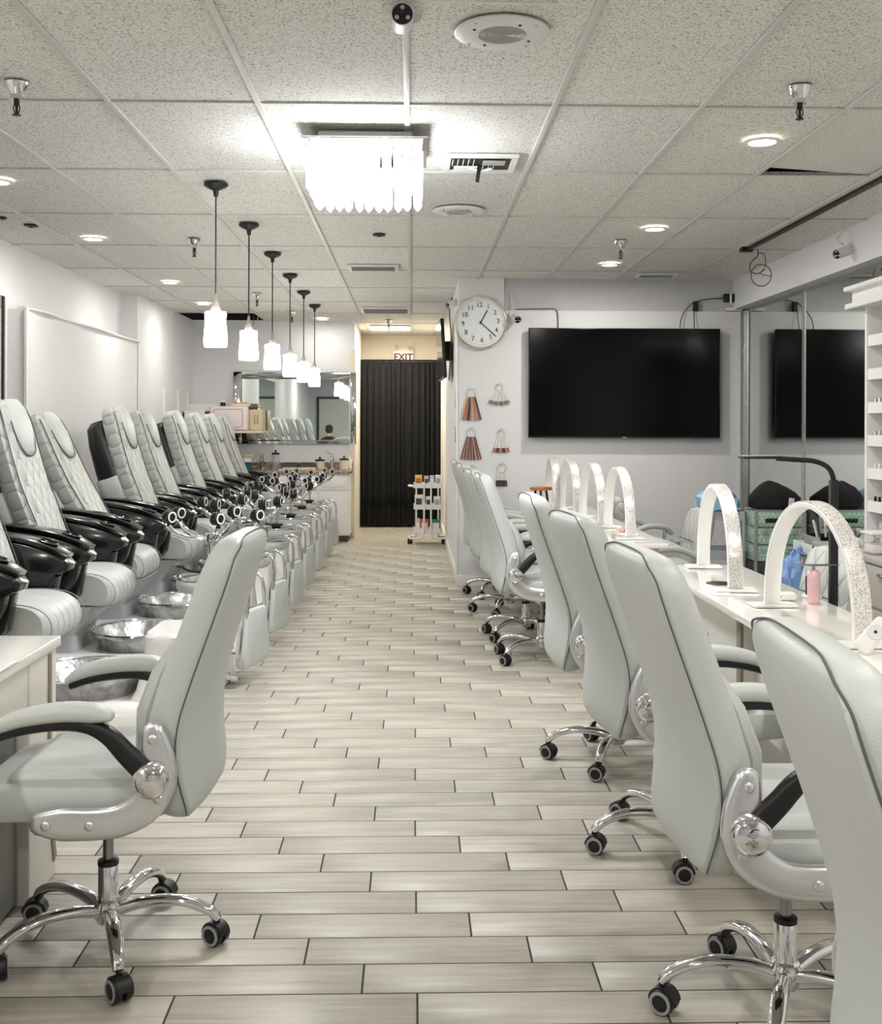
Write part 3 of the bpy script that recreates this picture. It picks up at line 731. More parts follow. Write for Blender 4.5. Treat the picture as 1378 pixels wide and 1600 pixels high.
# ================================================================== UPTURNED TECHNICIAN STOOLS
def make_stool():
    t = thing('technician_stool', '', 'stool', (0, 0, 0), 0, 'technician stools turned upside down on the footrests')
    MB().lathe([(.03, .500), (.15, .501), (.182, .508), (.195, .525), (.197, .555), (.190, .572), (.03, .576)], 30).build('seat', 'leather', t)
    MB().tube([(.183 * math.cos(a), .183 * math.sin(a), .578) for a in [2 * PI * i / 30 for i in range(30)]], .009, 8, close=True).build('seat_ring', 'chrome', t)
    MB().lathe([(.175, .574), (.17, .580), (.12, .583), (.02, .584)], 26).build('seat_plate', 'chrome', t)
    b = MB(); b.rbox((0, 0, .600), (.085, .075, .034), .012); b.tube(smooth([(-.03, -.03, .605), (-.09, -.08, .62), (-.12, -.11, .64)], 3), .007, 6); b.rbox((-.13, -.12, .65), (.04, .03, .014), .006); b.build('mechanism', 'black_plastic', t)
    MB().lathe([(.012, .60), (.012, .68), (.024, .682), (.026, .80), (.02, .805)], 18).build('column', 'chrome', t)
    MB().lathe([(.028, .775), (.04, .785), (.04, .825), (.03, .832), (.004, .834)], 18).build('hub', 'chrome', t)
    pth = smooth([(.02, 0, .805), (.08, 0, .80), (.16, 0, .815), (.225, 0, .845), (.262, 0, .885)], 4)
    b = MB(); b.sweep(pth, .0135, interp([.018, .018, .018, .016, .013], len(pth)), (0, 1, 0), 10, 2.2); lm = b.mesh('leg'); lm.materials.append(MATS['chrome'])
    for k in range(5):
        lg = put('leg', lm, t, (0, 0, 0), (0, 0, 2 * PI * k / 5 + .3))
        cb = MB(); caster_into(cb, .262, 0, .966, .9 + 1.9 * k, .034, -1); cb.build('caster', ['black_plastic', 'ring_white'], lg)
    for s in (-1, 1):
        MB().tube(smooth([(.06, s * .085, .592), (.15, s * .088, .600), (.22, s * .092, .603), (.262, s * .096, .575), (.275, s * .10, .51), (.272, s * .11, .38), (.262, s * .11, .22), (.255, s * .11, .14)], 5), .0105, 10).build('back_tube', 'chrome', t)
    # back pad, wide end hanging down
    b = MB(); rings = []
    outl = [(-.095, .42), (.095, .42), (.115, .40), (.158, .19), (.154, .13), (.125, .105), (-.125, .105), (-.154, .13), (-.158, .19), (-.115, .40)]
    oc = [(p.x, p.y) for p in smooth([(a, c, 0) for a, c in outl + [outl[0]]], 3)[:-1]]
    for x, k in ((.222, .90), (.225, .96), (.235, 1), (.272, 1), (.286, .96), (.292, .86)):
        rings.append([(x, a * k, .25 + (c - .25) * k) for a, c in oc])
    b.loft(rings); bp = b.build('back_pad', 'leather', t)
    MB().tube([(.256, a * 1.012, .25 + (c - .25) * 1.012) for a, c in oc], .006, 6, close=True).build('pad_edge', 'chrome', bp)
    return t
st0 = make_stool()
ST_Y = [6.45, 7.55, 8.65, 9.75, 10.85, 11.85, 12.85]
for i, y in enumerate(ST_Y):
    l = 'chrome and grey technician stool upside down, %s from the front desk' % ('nearest' if i == 0 else ORD[i])
    if i == 6: l = 'chrome and grey technician stool upside down, closest to the back counter'
    c = st0 if i == 0 else dup(st0, (0, 0, 0), 0, l)
    c['label'] = l
    y0 = SPA_Y[i + 1]
    c.location = (-1.135, y0 + .06, 0); c.rotation_euler = (0, 0, [-.30, -.24, -.16, -.18, -.12, -.10, -.22][i])
    for k, ch in enumerate([q for q in c.children if q.name.split('.')[0] == 'leg']): ch.rotation_euler[2] += i * .37

# ================================================================== DESKS AND TABLES
def leg_panel(t, x, y0, y1, h, face):
    """white end panel with a taupe strip that kinks near the floor, on the face turned to the aisle"""
    MB().rbox((x, (y0 + y1) / 2, h / 2), (.30, y1 - y0, h), .006).build('leg_panel', 'table_side', t)
    ym = y1 - .07
    xf = x + face * .1515
    MB().prism([(ym - .012, h - .01), (ym + .012, h - .01), (ym + .012, .26), (y1 - .005, .06), (y1 - .03, .05), (ym - .012, .25)], xf - .003, xf + .003, 'YZ').build('leg_strip', 'strip_taupe', t)
t = thing('front_desk', 'white marble-look desk with grey drawer cabinet beside the lone office chair', 'desk', (0, 0, 0))
MB().rbox((-1.68, 2.85, .745), (1.10, 1.52, .03), .006, 2, ez=.003).build('desk_top', 'table_white', t)
leg_panel(t, -1.29, 3.34, 3.59, .73, 1)
MB().prism([(2.12, .73), (3.34, .73), (3.34, .60), (3.0, .58), (2.5, .46), (2.12, .46)], -1.165, -1.145, 'YZ').build('apron', 'table_side', t)
MB().rbox((-1.42, 2.95, .28), (.50, .74, .52), .006).build('drawer_cabinet', 'cabinet_grey', t)
MB().rbox((-1.42, 2.95, .012), (.44, .68, .02), .006).build('cabinet_plinth', 'black_plastic', t)
MB().box(-2.2, -2.17, 2.12, 3.58, 0, .73).build('leg_panel', 'table_side', t)
MB().box(-1.20, -1.16, 2.12, 2.3, 0, .73).build('leg_panel', 'table_side', t)
def nail_table(name, label, x0, x1, y0, y1, cuts):
    t = thing(name, label, 'table', (0, 0, 0), 0, 'white manicure tables')
    MB().rbox(((x0 + x1) / 2, (y0 + y1) / 2, .742), (x1 - x0, y1 - y0, .028), .012, 3, ez=.004).build('table_top', 'table_white', t)
    for yc in cuts:
        MB().rbox(((x0 + x1) / 2 + .02, yc, .365), (x1 - x0 - .12, .05, .73), .005).build('leg_panel', 'table_side', t)
        MB().rbox((x0 + .075, yc, .365), (.012, .054, .73), .003).build('leg_strip', 'strip_taupe', t)
    MB().box(x0 + .13, x0 + .15, y0 + .06, y1 - .06, .28, .728).build('modesty_panel', 'table_side', t)
    return t
tn = nail_table('manicure_table', 'long white gloss manicure table beside the floor lamp', 1.19, 1.62, 3.05, 5.45, (3.15, 4.25, 5.35))
tf = nail_table('manicure_table', 'white gloss manicure table under the television', 1.03, 1.50, 6.42, 9.72, (6.55, 8.1, 9.6))
MB().lathe([(.055, 0), (.06, .002), (.05, .003), (.004, .002)], 24, (1.34, 4.80, .756)).build('dust_vent', 'dark_metal', tn)
# arch lamps
def make_arch():
    t = thing('arch_lamp', '', 'table lamp', (0, 0, 0), 0, 'sparkling arch manicure lamps')
    Wd, H = .385, .40
    def arc(k):
        return [(0, -(Wd + k) * math.cos(PI * i / 28), .012 + (H + k) * math.sin(PI * i / 28) ** .82) for i in range(29)]
    MB().sweep(arc(0), .010, .031, (1, 0, 0), 12, 6).build('arch_band', 'led_white', t)
    MB().sweep(arc(.0115), .003, .027, (1, 0, 0), 8, 8).build('glitter_band', 'glitter', t)
    for s in (-1, 1):
        MB().rbox((0, s * Wd, .006), (.17, .10, .010), .006).build('foot_plate', 'white', t)
    return t
ar0 = make_arch()
ARCH = [(1.385, 3.80, .04, 'sparkling white arch lamp nearest the photographer on the manicure table'), (1.374, 4.95, -.09, 'sparkling white arch lamp beside the dark round vent in the manicure table'),
        (1.32, 7.06, 0, 'sparkling white arch lamp at the near end of the far manicure table'), (1.29, 7.93, .02, 'sparkling white arch lamp second along the far manicure table'),
        (1.25, 8.80, .02, 'sparkling white arch lamp third along the far manicure table'), (1.18, 9.32, 0, 'sparkling white arch lamp closest to the television wall'),
        (-1.56, 3.12, PI / 2, 'white arch lamp on the front desk, only its foot in view')]
for i, (x, y, rz, l) in enumerate(ARCH):
    c = ar0 if i == 0 else dup(ar0, (0, 0, 0), 0, l)
    c.location = (x, y, .757); c.rotation_euler = (0, 0, rz); c['label'] = l
    if i == 5: c.scale = (1, .75, 1)

# client chairs on the far side of the tables
def make_client():
    t = thing('client_chair', '', 'chair', (0, 0, 0), 0, 'grey padded client chairs')
    b = MB(); rings = []
    for z, x0, x1, w in [(.40, -.22, .25, .22), (.42, -.24, .27, .24), (.49, -.24, .28, .24), (.51, -.22, .25, .22)]:
        rings.append([((x0 + x1) / 2 + x, y, z) for x, y in rrect(x1 - x0, 2 * w, .07, 4)])
    b.loft(rings); b.build('seat', 'leather', t)
    b = MB(); rings = []
    for z, w, x, th in [(.44, .20, -.22, .05), (.50, .235, -.23, .06), (.62, .245, -.25, .065), (.74, .245, -.275, .065), (.82, .235, -.29, .06), (.86, .20, -.295, .045), (.872, .15, -.297, .02)]:
        ring = []
        for k in range(20):
            a = 2 * PI * k / 20; c_, s_ = math.cos(a), math.sin(a)
            yy = w * math.copysign(abs(s_) ** .6, s_); ring.append((x + th * math.copysign(abs(c_) ** .7, c_) + .45 * yy * yy, yy, z))
        rings.append(ring)
    b.loft(rings); bk = b.build('backrest', 'quilt', t)
    MB().tube([(-.19 + .45 * .04, -.2, .66), (-.19, 0, .655), (-.19 + .45 * .04, .2, .66)], .003, 6).build('back_seam', 'leather_seam', bk)
    for s in (-1, 1):
        pp = smooth([(-.2, s * .25, .56), (-.05, s * .265, .62), (.1, s * .265, .61), (.15, s * .26, .57)], 4)
        MB().sweep(pp, .022, .028, (0, 1, 0), 12, 2.5, rnd=True).build('armrest', 'leather', t)
        MB().tube(smooth([(.10, s * .265, .59), (.09, s * .25, .5), (.02, s * .18, .41)], 3), .014, 8).build('arm_support', 'chrome', t)
    MB().lathe([(.03, .03), (.03, .40), (.09, .405)], 18).build('column', 'chrome', t)
    MB().lathe([(.22, 0), (.22, .012), (.16, .028), (.03, .04)], 30).build('base_disc', 'chrome', t)
    return t
cl0 = make_client()
for i, (x, y, rz, l) in enumerate([(1.92, 9.28, .2, 'grey padded client chair by the television wall, seen through an arch lamp'),
                                   (1.72, 7.62, PI, 'grey padded client chair beside the small grey utility cart'), (1.70, 5.08, PI + .1, 'grey padded client chair behind the black floor lamp'),
                                   (-2.2, -1.0, -PI / 2, 'grey padded client chair with a seated person, seen only in the mirror')]):
    c = cl0 if i == 0 else dup(cl0, (0, 0, 0), 0, l)
    c.location = (x, y, 0); c.rotation_euler = (0, 0, rz); c['label'] = l

# ================================================================== WALL THINGS
# television
t = thing('television', 'large black flat television on the white wall', 'television', (1.893, 9.86, 1.825))
MB().rbox((0, .02, 0), (1.72, .04, .98), .006).build('housing', 'bezel', t)
MB().box(-.852, .852, -.0015, .0005, -.474, .482).build('screen', 'screen', t)
MB().box(-.86, .86, -.003, .002, -.490, -.480).build('lower_bezel', 'bezel', t)
MB().box(-.02, .02, -.0045, -.003, -.488, -.482).build('maker_badge', 'silver', t)
MB().rbox((0, .065, 0), (.5, .05, .4), .01).build('wall_bracket', 'black_plastic', t)
# clock
t = thing('wall_clock', 'round white wall clock with thin pale gold rim', 'clock', (.608, YT - .001, 2.365))
t.rotation_euler = (0, math.radians(-4.5), 0)
MB().lathe([(.21, 0), (.236, 0), (.238, -.03), (.232, -.038), (.224, -.036), (.222, -.026)], 56, axis='Y', cap=False).build('rim', 'gold_rim', t)
MB().lathe([(.223, -.002), (.223, -.024), (.002, -.024)], 56, axis='Y').build('dial', 'clock_face', t)
for h in range(1, 13):
    a = math.radians(30 * h)
    text('numeral', str(h), .06, 'ink', t, (.158 * math.sin(a), -.0265, .158 * math.cos(a)), (PI / 2, 0, 0))
tk = MB()
for q in range(60):
    a = 2 * PI * q / 60; M = Matrix.Rotation(a, 4, 'Y'); l = .012 if q % 5 == 0 else .006
    tk.box(-.0012, .0012, -.0262, -.0245, .204 - l, .204, 0, M)
tk.build('minute_track', 'ink', t)
for ang, ln, w, nm, m in ((33, .125, .0045, 'hour_hand', 'ink_black'), (136, .185, .0038, 'minute_hand', 'ink_black'), (215, .17, .002, 'second_hand', 'white')):
    b = MB(); b.box(-w, w, -.030, -.028, -.012, ln, 0, Matrix.Rotation(math.radians(ang), 4, 'Y')); b.build(nm, m, t)
MB().lathe([(.009, -.026), (.009, -.033), (.002, -.034)], 16, axis='Y').build('hand_pin', 'ink_black', t)
# nail swatch fans on rings
def swatch(x, z, n, ln, spread, cols, tip, label, ringr=.034, w=.011, y=YT - .012):
    t = thing('swatch_fan', label, 'nail swatches', (x, y, z), 0, 'nail swatch fans on the clock wall')
    MB().tube([(ringr * math.cos(a), 0, ringr * math.sin(a)) for a in [2 * PI * i / 20 for i in range(20)]], .0025, 6, close=True).build('ring', 'chrome', t)
    MB().lathe([(.005, .011), (.005, -.006), (.008, -.008), (.008, -.012)], 10, (0, 0, ringr), 'Y').build('wall_hook', 'silver', t)
    for k in range(n):
        u = (k / (n - 1) - .5) * 2; a = u * spread
        M = Matrix.Translation((u * ringr * .8, -.003 + .004 * (k % 3), -ringr * .8)) @ Matrix.Rotation(-a, 4, 'Y')
        b = MB(); b.box(-w / 2, w / 2, -.001, .001, -ln * (1 - tip), 0, 0, M); b.box(-w / 2, w / 2, -.002, .0015, -ln, -ln * (1 - tip), 1, M)
        b.build('swatch_stick', [cols[0] if tip < 1 else cols[k % len(cols)], cols[1 + k % (len(cols) - 1)]], t)
mat('sw_clear', (226, 224, 220), .25); mat('sw_grey', (150, 142, 134), .3); mat('sw_red', (172, 112, 98), .3, var=.3, scale=90); mat('sw_pink', (200, 142, 136), .3, var=.3, scale=90)
mat('sw_brown', (112, 82, 66), .3, var=.3, scale=90); mat('sw_gold', (216, 182, 130), .3, var=.2, scale=90); mat('sw_black', (34, 32, 34), .3); mat('sw_plum', (120, 62, 62), .3, var=.3, scale=90)
swatch(.525, 1.735, 13, .215, .26, ['sw_gold', 'sw_gold', 'sw_red', 'sw_pink', 'sw_red', 'sw_black', 'sw_brown', 'sw_grey', 'sw_gold'], .98, 'fan of multicoloured nail swatches under the clock', .042)
swatch(.777, 1.785, 13, .135, .55, ['sw_clear', 'sw_grey', 'sw_brown', 'sw_grey'], .26, 'fan of clear nail swatches with grey tips')
swatch(.525, 1.375, 13, .21, .28, ['sw_plum', 'sw_plum', 'sw_pink', 'sw_brown', 'sw_grey'], .98, 'fan of dark red nail swatches above the chair backs', .042)
swatch(.795, 1.375, 11, .15, .30, ['sw_clear', 'sw_red', 'sw_pink', 'sw_plum', 'sw_black'], .28, 'fan of clear nail swatches with red tips')
swatch(.80, 1.06, 7, .13, .10, ['sw_clear', 'sw_black', 'sw_black'], .42, 'small fan of clear nail swatches with black tips', .042)
swatch(.54, 1.05, 5, .12, .2, ['sw_clear', 'sw_clear', 'sw_grey'], .3, 'small pale nail swatch ring half hidden by the chair backs', .03)
for i, z in enumerate((1.78, 1.45, 1.12)):
    t = thing('swatch_bundle', ['small crumpled swatch bundle on the hall wall, uppermost', 'small black swatch bundle on the hall wall, middle', 'small black swatch bundle on the hall wall, lowest'][i], 'nail swatches', (HALL_R - .012, 10.35, z), 0, 'swatch bundles on the hall wall')
    MB().tube([(0, .022 * math.cos(a), .022 * math.sin(a)) for a in [2 * PI * k / 14 for k in range(14)]], .002, 6, close=True).build('ring', 'chrome', t)
    for k in range(5):
        MB().box(-.004, .004, -.008, .008, -.15, 0, 0, Matrix.Translation((0, .01 * (k - 2), -.02)) @ Matrix.Rotation(.15 * (k - 2), 4, 'X')).build('swatch_stick', ['sw_grey', 'sw_black', 'sw_black'][i], t)
# bullet cameras
def bullet(label, loc, dirv, mount, r=.032, L=.13):
    t = thing('security_camera', label, 'security camera', loc, 0, 'security cameras')
    q = Vector(dirv).normalized().to_track_quat('Z', 'Y').to_matrix().to_4x4()
    MB().lathe([(r * .6, -L), (r * .95, -L + .01), (r, -.02), (r, .012), (r * .93, .013), (r * .9, .004)], 24, M=q).build('body', 'speaker_white', t)
    MB().lathe([(r * .9, .003), (r * .9, .005), (.002, .005)], 24, M=q).build('face', 'black_gloss', t)
    for k in range(3):
        a = k * 2 * PI / 3 + PI / 2
        MB().lathe([(r * .2, .005), (r * .18, .010), (.001, .011)], 12, M=q @ Matrix.Translation((r * .56 * math.cos(a), r * .56 * math.sin(a), 0))).build('led', 'grey_plastic', t)
    MB().lathe([(r * .3, .005), (r * .28, .012), (.002, .009)], 14, M=q).build('lens', 'black_gloss', t)
    m = Vector(mount); back = Vector(q @ Vector((0, 0, -L * .5)))
    MB().tube([back, (back + m) / 2 + Vector((0, 0, .006)), m], .009, 8).build('arm', 'speaker_white', t)
    n = (m - back); up = 'Z' if abs(n.z) > max(abs(n.x), abs(n.y)) else ('X' if abs(n.x) > abs(n.y) else 'Y')
    MB().lathe([(.034, -.008), (.034, .008)], 20, tuple(m), up).build('mount_plate', 'speaker_white', t)
    return t
bullet('white bullet camera hanging from the ceiling and facing the photographer', (-.035, 3.46, 2.722), (.03, -1, -.12), (.03, .12, .046), .036)
bullet('white bullet camera on the wall between clock and television', (.93, 9.83, 2.385), (.25, -1, -.25), (-.03, .105, .05), .034)
bullet('white bullet camera on the soffit above the right mirror', (2.79, 7.22, 2.575), (-1, -.45, -.35), (.10, .06, .07), .034)
bullet('white bullet camera at the hall corner beside the clock', (.33, 10.3, 2.56), (-.8, -.6, -.35), (.075, .04, .06), .034)
tag(MB().tube([(.02, 3.42, CEIL - .006), (.45, 3.44, CEIL - .006)], .006, 8).build('wire_conduit', 'cord_white'), 'thin pale wire run along the ceiling from the hanging camera', 'wire')
tag(MB().tube(smooth([(2.885, 7.33, 2.75), (2.80, 7.26, 2.68), (2.86, 7.29, 2.645)], 5), .005, 6).build('camera_cable', 'cord_white'), 'short white cable above the soffit camera', 'cable')
tag(MB().tube(smooth([(.88, 9.975, 2.65), (.90, 9.94, 2.50), (.91, 9.92, 2.43)], 4), .004, 6).build('camera_cable', 'cord_white'), 'thin white cable above the camera next to the clock', 'cable')
# cables and plugs above the television
tag(MB().tube(smooth([(.92, 9.94, 2.487), (1.15, 9.94, 2.492), (1.27, 9.94, 2.49), (1.30, 9.935, 2.45), (1.305, 9.925, 2.30)], 5), .004, 6).build('television_cable', 'black_plastic'), 'black cable running from the ledge down to the television', 'cable')
t = thing('power_adapter', 'black power adapter plugged above the mirror corner', 'power adapter', (2.86, 9.95, 2.60))
MB().rbox((0, 0, 0), (.11, .05, .075), .012).build('body', 'black_plastic', t)
MB().tube(smooth([(.05, -.01, .02), (.10, -.01, .01), (.11, -.01, -.04), (.06, -.01, -.06)], 5), .008, 8).build('plug_loop', 'black_plastic', t)
MB().box(-.006, .012, -.03, -.026, -.06, .04).build('white_tie', 'white', t)
t = thing('power_strip', 'small white power strip on the ledge in the mirror corner', 'power strip', (2.90, 9.95, 2.497))
MB().rbox((0, 0, 0), (.15, .05, .026), .006).build('body', 'white', t)
MB().box(.02, .05, -.027, -.025, -.006, .006).build('switch', 'grey_plastic', t)
t = thing('cable_box', 'small black box on the ledge above the television', 'cable box', (2.55, 9.945, 2.523))
MB().rbox((0, 0, 0), (.045, .04, .085), .005).build('body', 'black_plastic', t)
MB().tube(smooth([(0, 0, .04), (.10, 0, .065), (.25, 0, .075)], 5), .0045, 6).build('cable', 'black_plastic', t)
MB().tube(smooth([(-.01, -.01, .045), (-.09, -.015, -.03), (-.14, -.04, -.12), (-.155, -.05, -.22)], 5), .0045, 6).build('cable', 'black_plastic', t)
MB().tube(smooth([(-.015, -.01, -.03), (-.02, -.03, -.12), (-.025, -.05, -.22)], 5), .004, 6).build('cable', 'black_plastic', t)
# right-wall mirrors
for i, (ya, yb, l) in enumerate(((8.47, 9.93, 'tall wall mirror panel in the corner reflecting the television edge'), (5.2, 8.45, 'wide wall mirror panel behind the polish shelf'))):
    t = thing('wall_mirror', l, 'mirror', (XR - .006, 0, 0), 0, 'tall mirrors on the right wall')
    MB().box(-.002, .005, ya, yb, .30, 2.495).build('glass', 'mirror', t)
    MB().box(-.010, -.0025, yb - .03, yb, .30, 2.495).build('edge_strip', 'metal_strip', t)
    MB().box(-.006, -.0025, ya, ya + .018, .30, 2.495).build('edge_strip', 'mirror_bevel', t)
t = thing('corner_channel', 'tarnished metal channel in the corner beside the television wall', 'metal channel', (XR - .03, YT - .02, 0))
MB().box(-.004, .018, -.006, .018, .1, 2.485).build('channel', 'metal_strip', t)
MB().box(-.028, -.016, .006, .018, .1, 2.485).build('sealant', 'wall_rough', t)
# left framed mirror at the photo edge
t = thing('wall_mirror', 'framed wall mirror cut by the photo edge above the spa chairs', 'mirror', (XL, 0, 0))
MB().box(.002, .012, 4.6, 8.045, .8, 2.36).build('glass', 'mirror', t)
MB().box(0, .025, 8.045, 8.085, .76, 2.40).build('frame_side', 'trim', t); MB().box(0, .025, 4.56, 8.045, 2.36, 2.40).build('frame_top', 'trim', t)
MB().box(0, .025, 4.56, 8.045, .76, .80).build('frame_bottom', 'trim', t)
MB().box(.012, .018, 8.02, 8.045, .8, 2.36).build('frame_dark_strip', 'dark_metal', t)  # narrow dark strip along the inner side of the frame
# back mirror with bevelled mirror border
t = thing('wall_mirror', 'long mirror with mirrored border above the sink counter on the back wall', 'mirror', (0, YB - .006, 0))
MB().box(-2.27, -.73, -.008, .004, 1.205, 2.11).build('glass', 'mirror', t)
def strip(x0, x1, z0, z1, dx, dz):
    b = MB(); b.add([(x0, -.010, z0), (x1, -.010, z0), (x1, -.010, z1), (x0, -.010, z1), (x0 + dx[0], -.024, z0 + dz[0]), (x1 + dx[1], -.024, z0 + dz[0]), (x1 + dx[1], -.024, z1 + dz[1]), (x0 + dx[0], -.024, z1 + dz[1])],
                    [(4, 5, 6, 7), (0, 1, 5, 4), (1, 2, 6, 5), (2, 3, 7, 6), (3, 0, 4, 7), (3, 2, 1, 0)]); return b
strip(-2.28, -2.17, 1.20, 2.12, (.004, -.02), (.02, -.02)).build('border', 'mirror_bevel', t); strip(-.80, -.72, 1.20, 2.12, (.02, -.004), (.02, -.02)).build('border', 'mirror_bevel', t)
strip(-2.17, -.80, 2.03, 2.12, (0, 0), (.02, -.004)).build('border', 'mirror_bevel', t); strip(-2.17, -.80, 1.20, 1.255, (0, 0), (.004, -.015)).build('border', 'mirror_bevel', t)
# hall: curtain, exit sign, side television
t = thing('hall_curtain', 'black pleated curtain closing the hall', 'curtain', (0, 15.7, 0))
for i, (xa, xb, l) in enumerate(((-.735, -.17, None), (-.175, .40, None))):
    b = MB(); n = 90; vs = []; fs = []
    zs = [.03, .5, 1.1, 1.7, 2.2, 2.30, 2.335, 2.36, 2.375]
    for zi, z in enumerate(zs):
        for k in range(n + 1):
            u = k / n; amp = .022 if z < 2.25 else .008
            ph = u * 2 * PI * 7 + 1.5 * math.sin(u * 7 + i) + .6 * math.sin(u * 17 + i) + .25 * math.sin(z * 1.3 + u * 5)
            vs.append((xa + (xb - xa) * u + .004 * math.sin(z * 3 + u * 20), amp * math.sin(ph) + (.006 * math.sin(u * 2 * PI * 26) if z > 2.28 else 0) + i * .012, z))
    for zi in range(len(zs) - 1):
        for k in range(n): a = zi * (n + 1) + k; fs.append((a, a + 1, a + n + 2, a + n + 1))
    o = b.add(vs, fs); co = b.build('curtain_panel', 'curtain', t)
    md = co.modifiers.new('thick', 'SOLIDIFY'); md.thickness = .004
MB().tube([(-.738, .01, 2.345), (.413, .01, 2.345)], .011, 10).build('curtain_rod', 'dark_metal', t)
t = thing('exit_sign', 'white exit sign with red letters and two emergency lamp heads', 'exit sign', (-.138, YH - .001, 2.47))
MB().rbox((0, -.03, .0), (.31, .06, .22), .012).build('housing', 'white', t)
MB().box(-.125, .125, -.063, -.060, -.10, .045).build('face', 'exit_face', t)
text('exit_lettering', 'EXIT', .135, 'exit_red', t, (0, -.0645, -.03), (PI / 2, 0, 0), .0006, .004)
for s in (-1, 1):
    MB().lathe([(.03, .03), (.045, .0), (.047, -.03), (.04, -.034), (.002, -.028)], 20, (s * .10, -.06, .115), 'Y').build('lamp_head', 'cream', t)
    MB().lathe([(.034, -.033), (.03, -.036), (.002, -.037)], 18, (s * .10, -.06, .115), 'Y').build('lamp_lens', 'grey_plastic', t)
t = thing('hall_television', 'slim black television on a bracket at the hall wall, seen edge on', 'television', (.30, 11.75, 2.23))
M = Matrix.Rotation(-.06, 4, 'Y') @ Matrix.Rotation(.03, 4, 'Z')
MB().rbox((0, 0, 0), (.035, 1.0, .60), .006, M=M).build('housing', 'bezel', t)
MB().box(-.0185, -.0175, -.485, .485, -.285, .285, 0, M).build('screen', 'screen', t)
MB().rbox((.066, 0, 0), (.09, .16, .2), .01).build('wall_bracket', 'black_plastic', t)
tag(MB().tube(smooth([(.40, 11.2, 2.74), (.37, 11.2, 2.6), (.39, 11.25, 2.3), (.37, 11.3, 1.9)], 5), .006, 6).build('television_cable', 'black_plastic'), 'black cable hanging down behind the hall television', 'cable')

# ================================================================== CEILING THINGS
def sprinkler(x, y, l):
    t = thing('fire_sprinkler', l, 'sprinkler', (x, y, CEIL), 0, 'chrome fire sprinklers')
    MB().lathe([(.046, 0), (.044, -.006), (.026, -.042), (.022, -.046), (.022, -.062), (.026, -.066)], 16).build('escutcheon', 'chrome', t)
    b = MB(); b.lathe([(.011, -.05), (.011, -.085), (.006, -.088), (.005, -.115), (.004, -.12)], 12); b.tube([(.01, 0, -.085), (.013, 0, -.1), (.004, 0, -.122)], .0025, 6); b.tube([(-.01, 0, -.085), (-.013, 0, -.1), (-.004, 0, -.122)], .0025, 6)
    b.lathe([(.016, -.122), (.016, -.125), (.003, -.126)], 12); b.build('head', 'dark_metal', t)
for x, y, l in [(-1.53, 4.32, 'chrome fire sprinkler nearest the photographer at the ceiling edge by the spa chairs'), (-1.55, 7.91, 'chrome fire sprinkler beside the nearest pendant lamp'), (-1.56, 11.16, 'chrome fire sprinkler between pendant lamps near the missing tiles'),
                (1.5, 4.27, 'chrome fire sprinkler next to the large downlight'), (1.48, 7.87, 'chrome fire sprinkler between the two downlights by the television'), (-.3, 13.9, 'chrome fire sprinkler in front of the hall light panel'), (-1.40, 12.9, 'chrome fire sprinkler close to the back wall')]:
    sprinkler(x, y, l)
def speaker(x, y, l):
    t = thing('ceiling_speaker', l, 'speaker', (x, y, CEIL), 0, 'round ceiling speakers')
    MB().lathe([(.158, 0), (.160, -.006), (.152, -.012), (.09, -.013), (.083, -.012)], 44, cap=False).build('frame_ring', 'speaker_white', t)
    b = MB(); pr = [(.084, -.010)]
    for k in range(14): r = .080 - k * .0056; pr += [(r, -.014), (r - .0028, -.011)]
    pr.append((.001, -.013)); b.lathe(pr, 40); b.build('grille', 'grille', t)
    for k in range(4):
        a = .5 + k * PI / 2; MB().lathe([(.005, -.012), (.005, -.016), (.001, -.017)], 8, (.108 * math.cos(a), .108 * math.sin(a), 0)).build('screw', 'ink_black', t)
        a += .35; MB().lathe([(.004, -.011), (.004, -.015), (.001, -.0155)], 8, (.14 * math.cos(a), .14 * math.sin(a), 0)).build('screw', 'grille', t)
speaker(.295, 3.70, 'round white ceiling speaker with perforated grille nearest the photographer'); speaker(.28, 6.78, 'round white ceiling speaker beyond the broken vent')
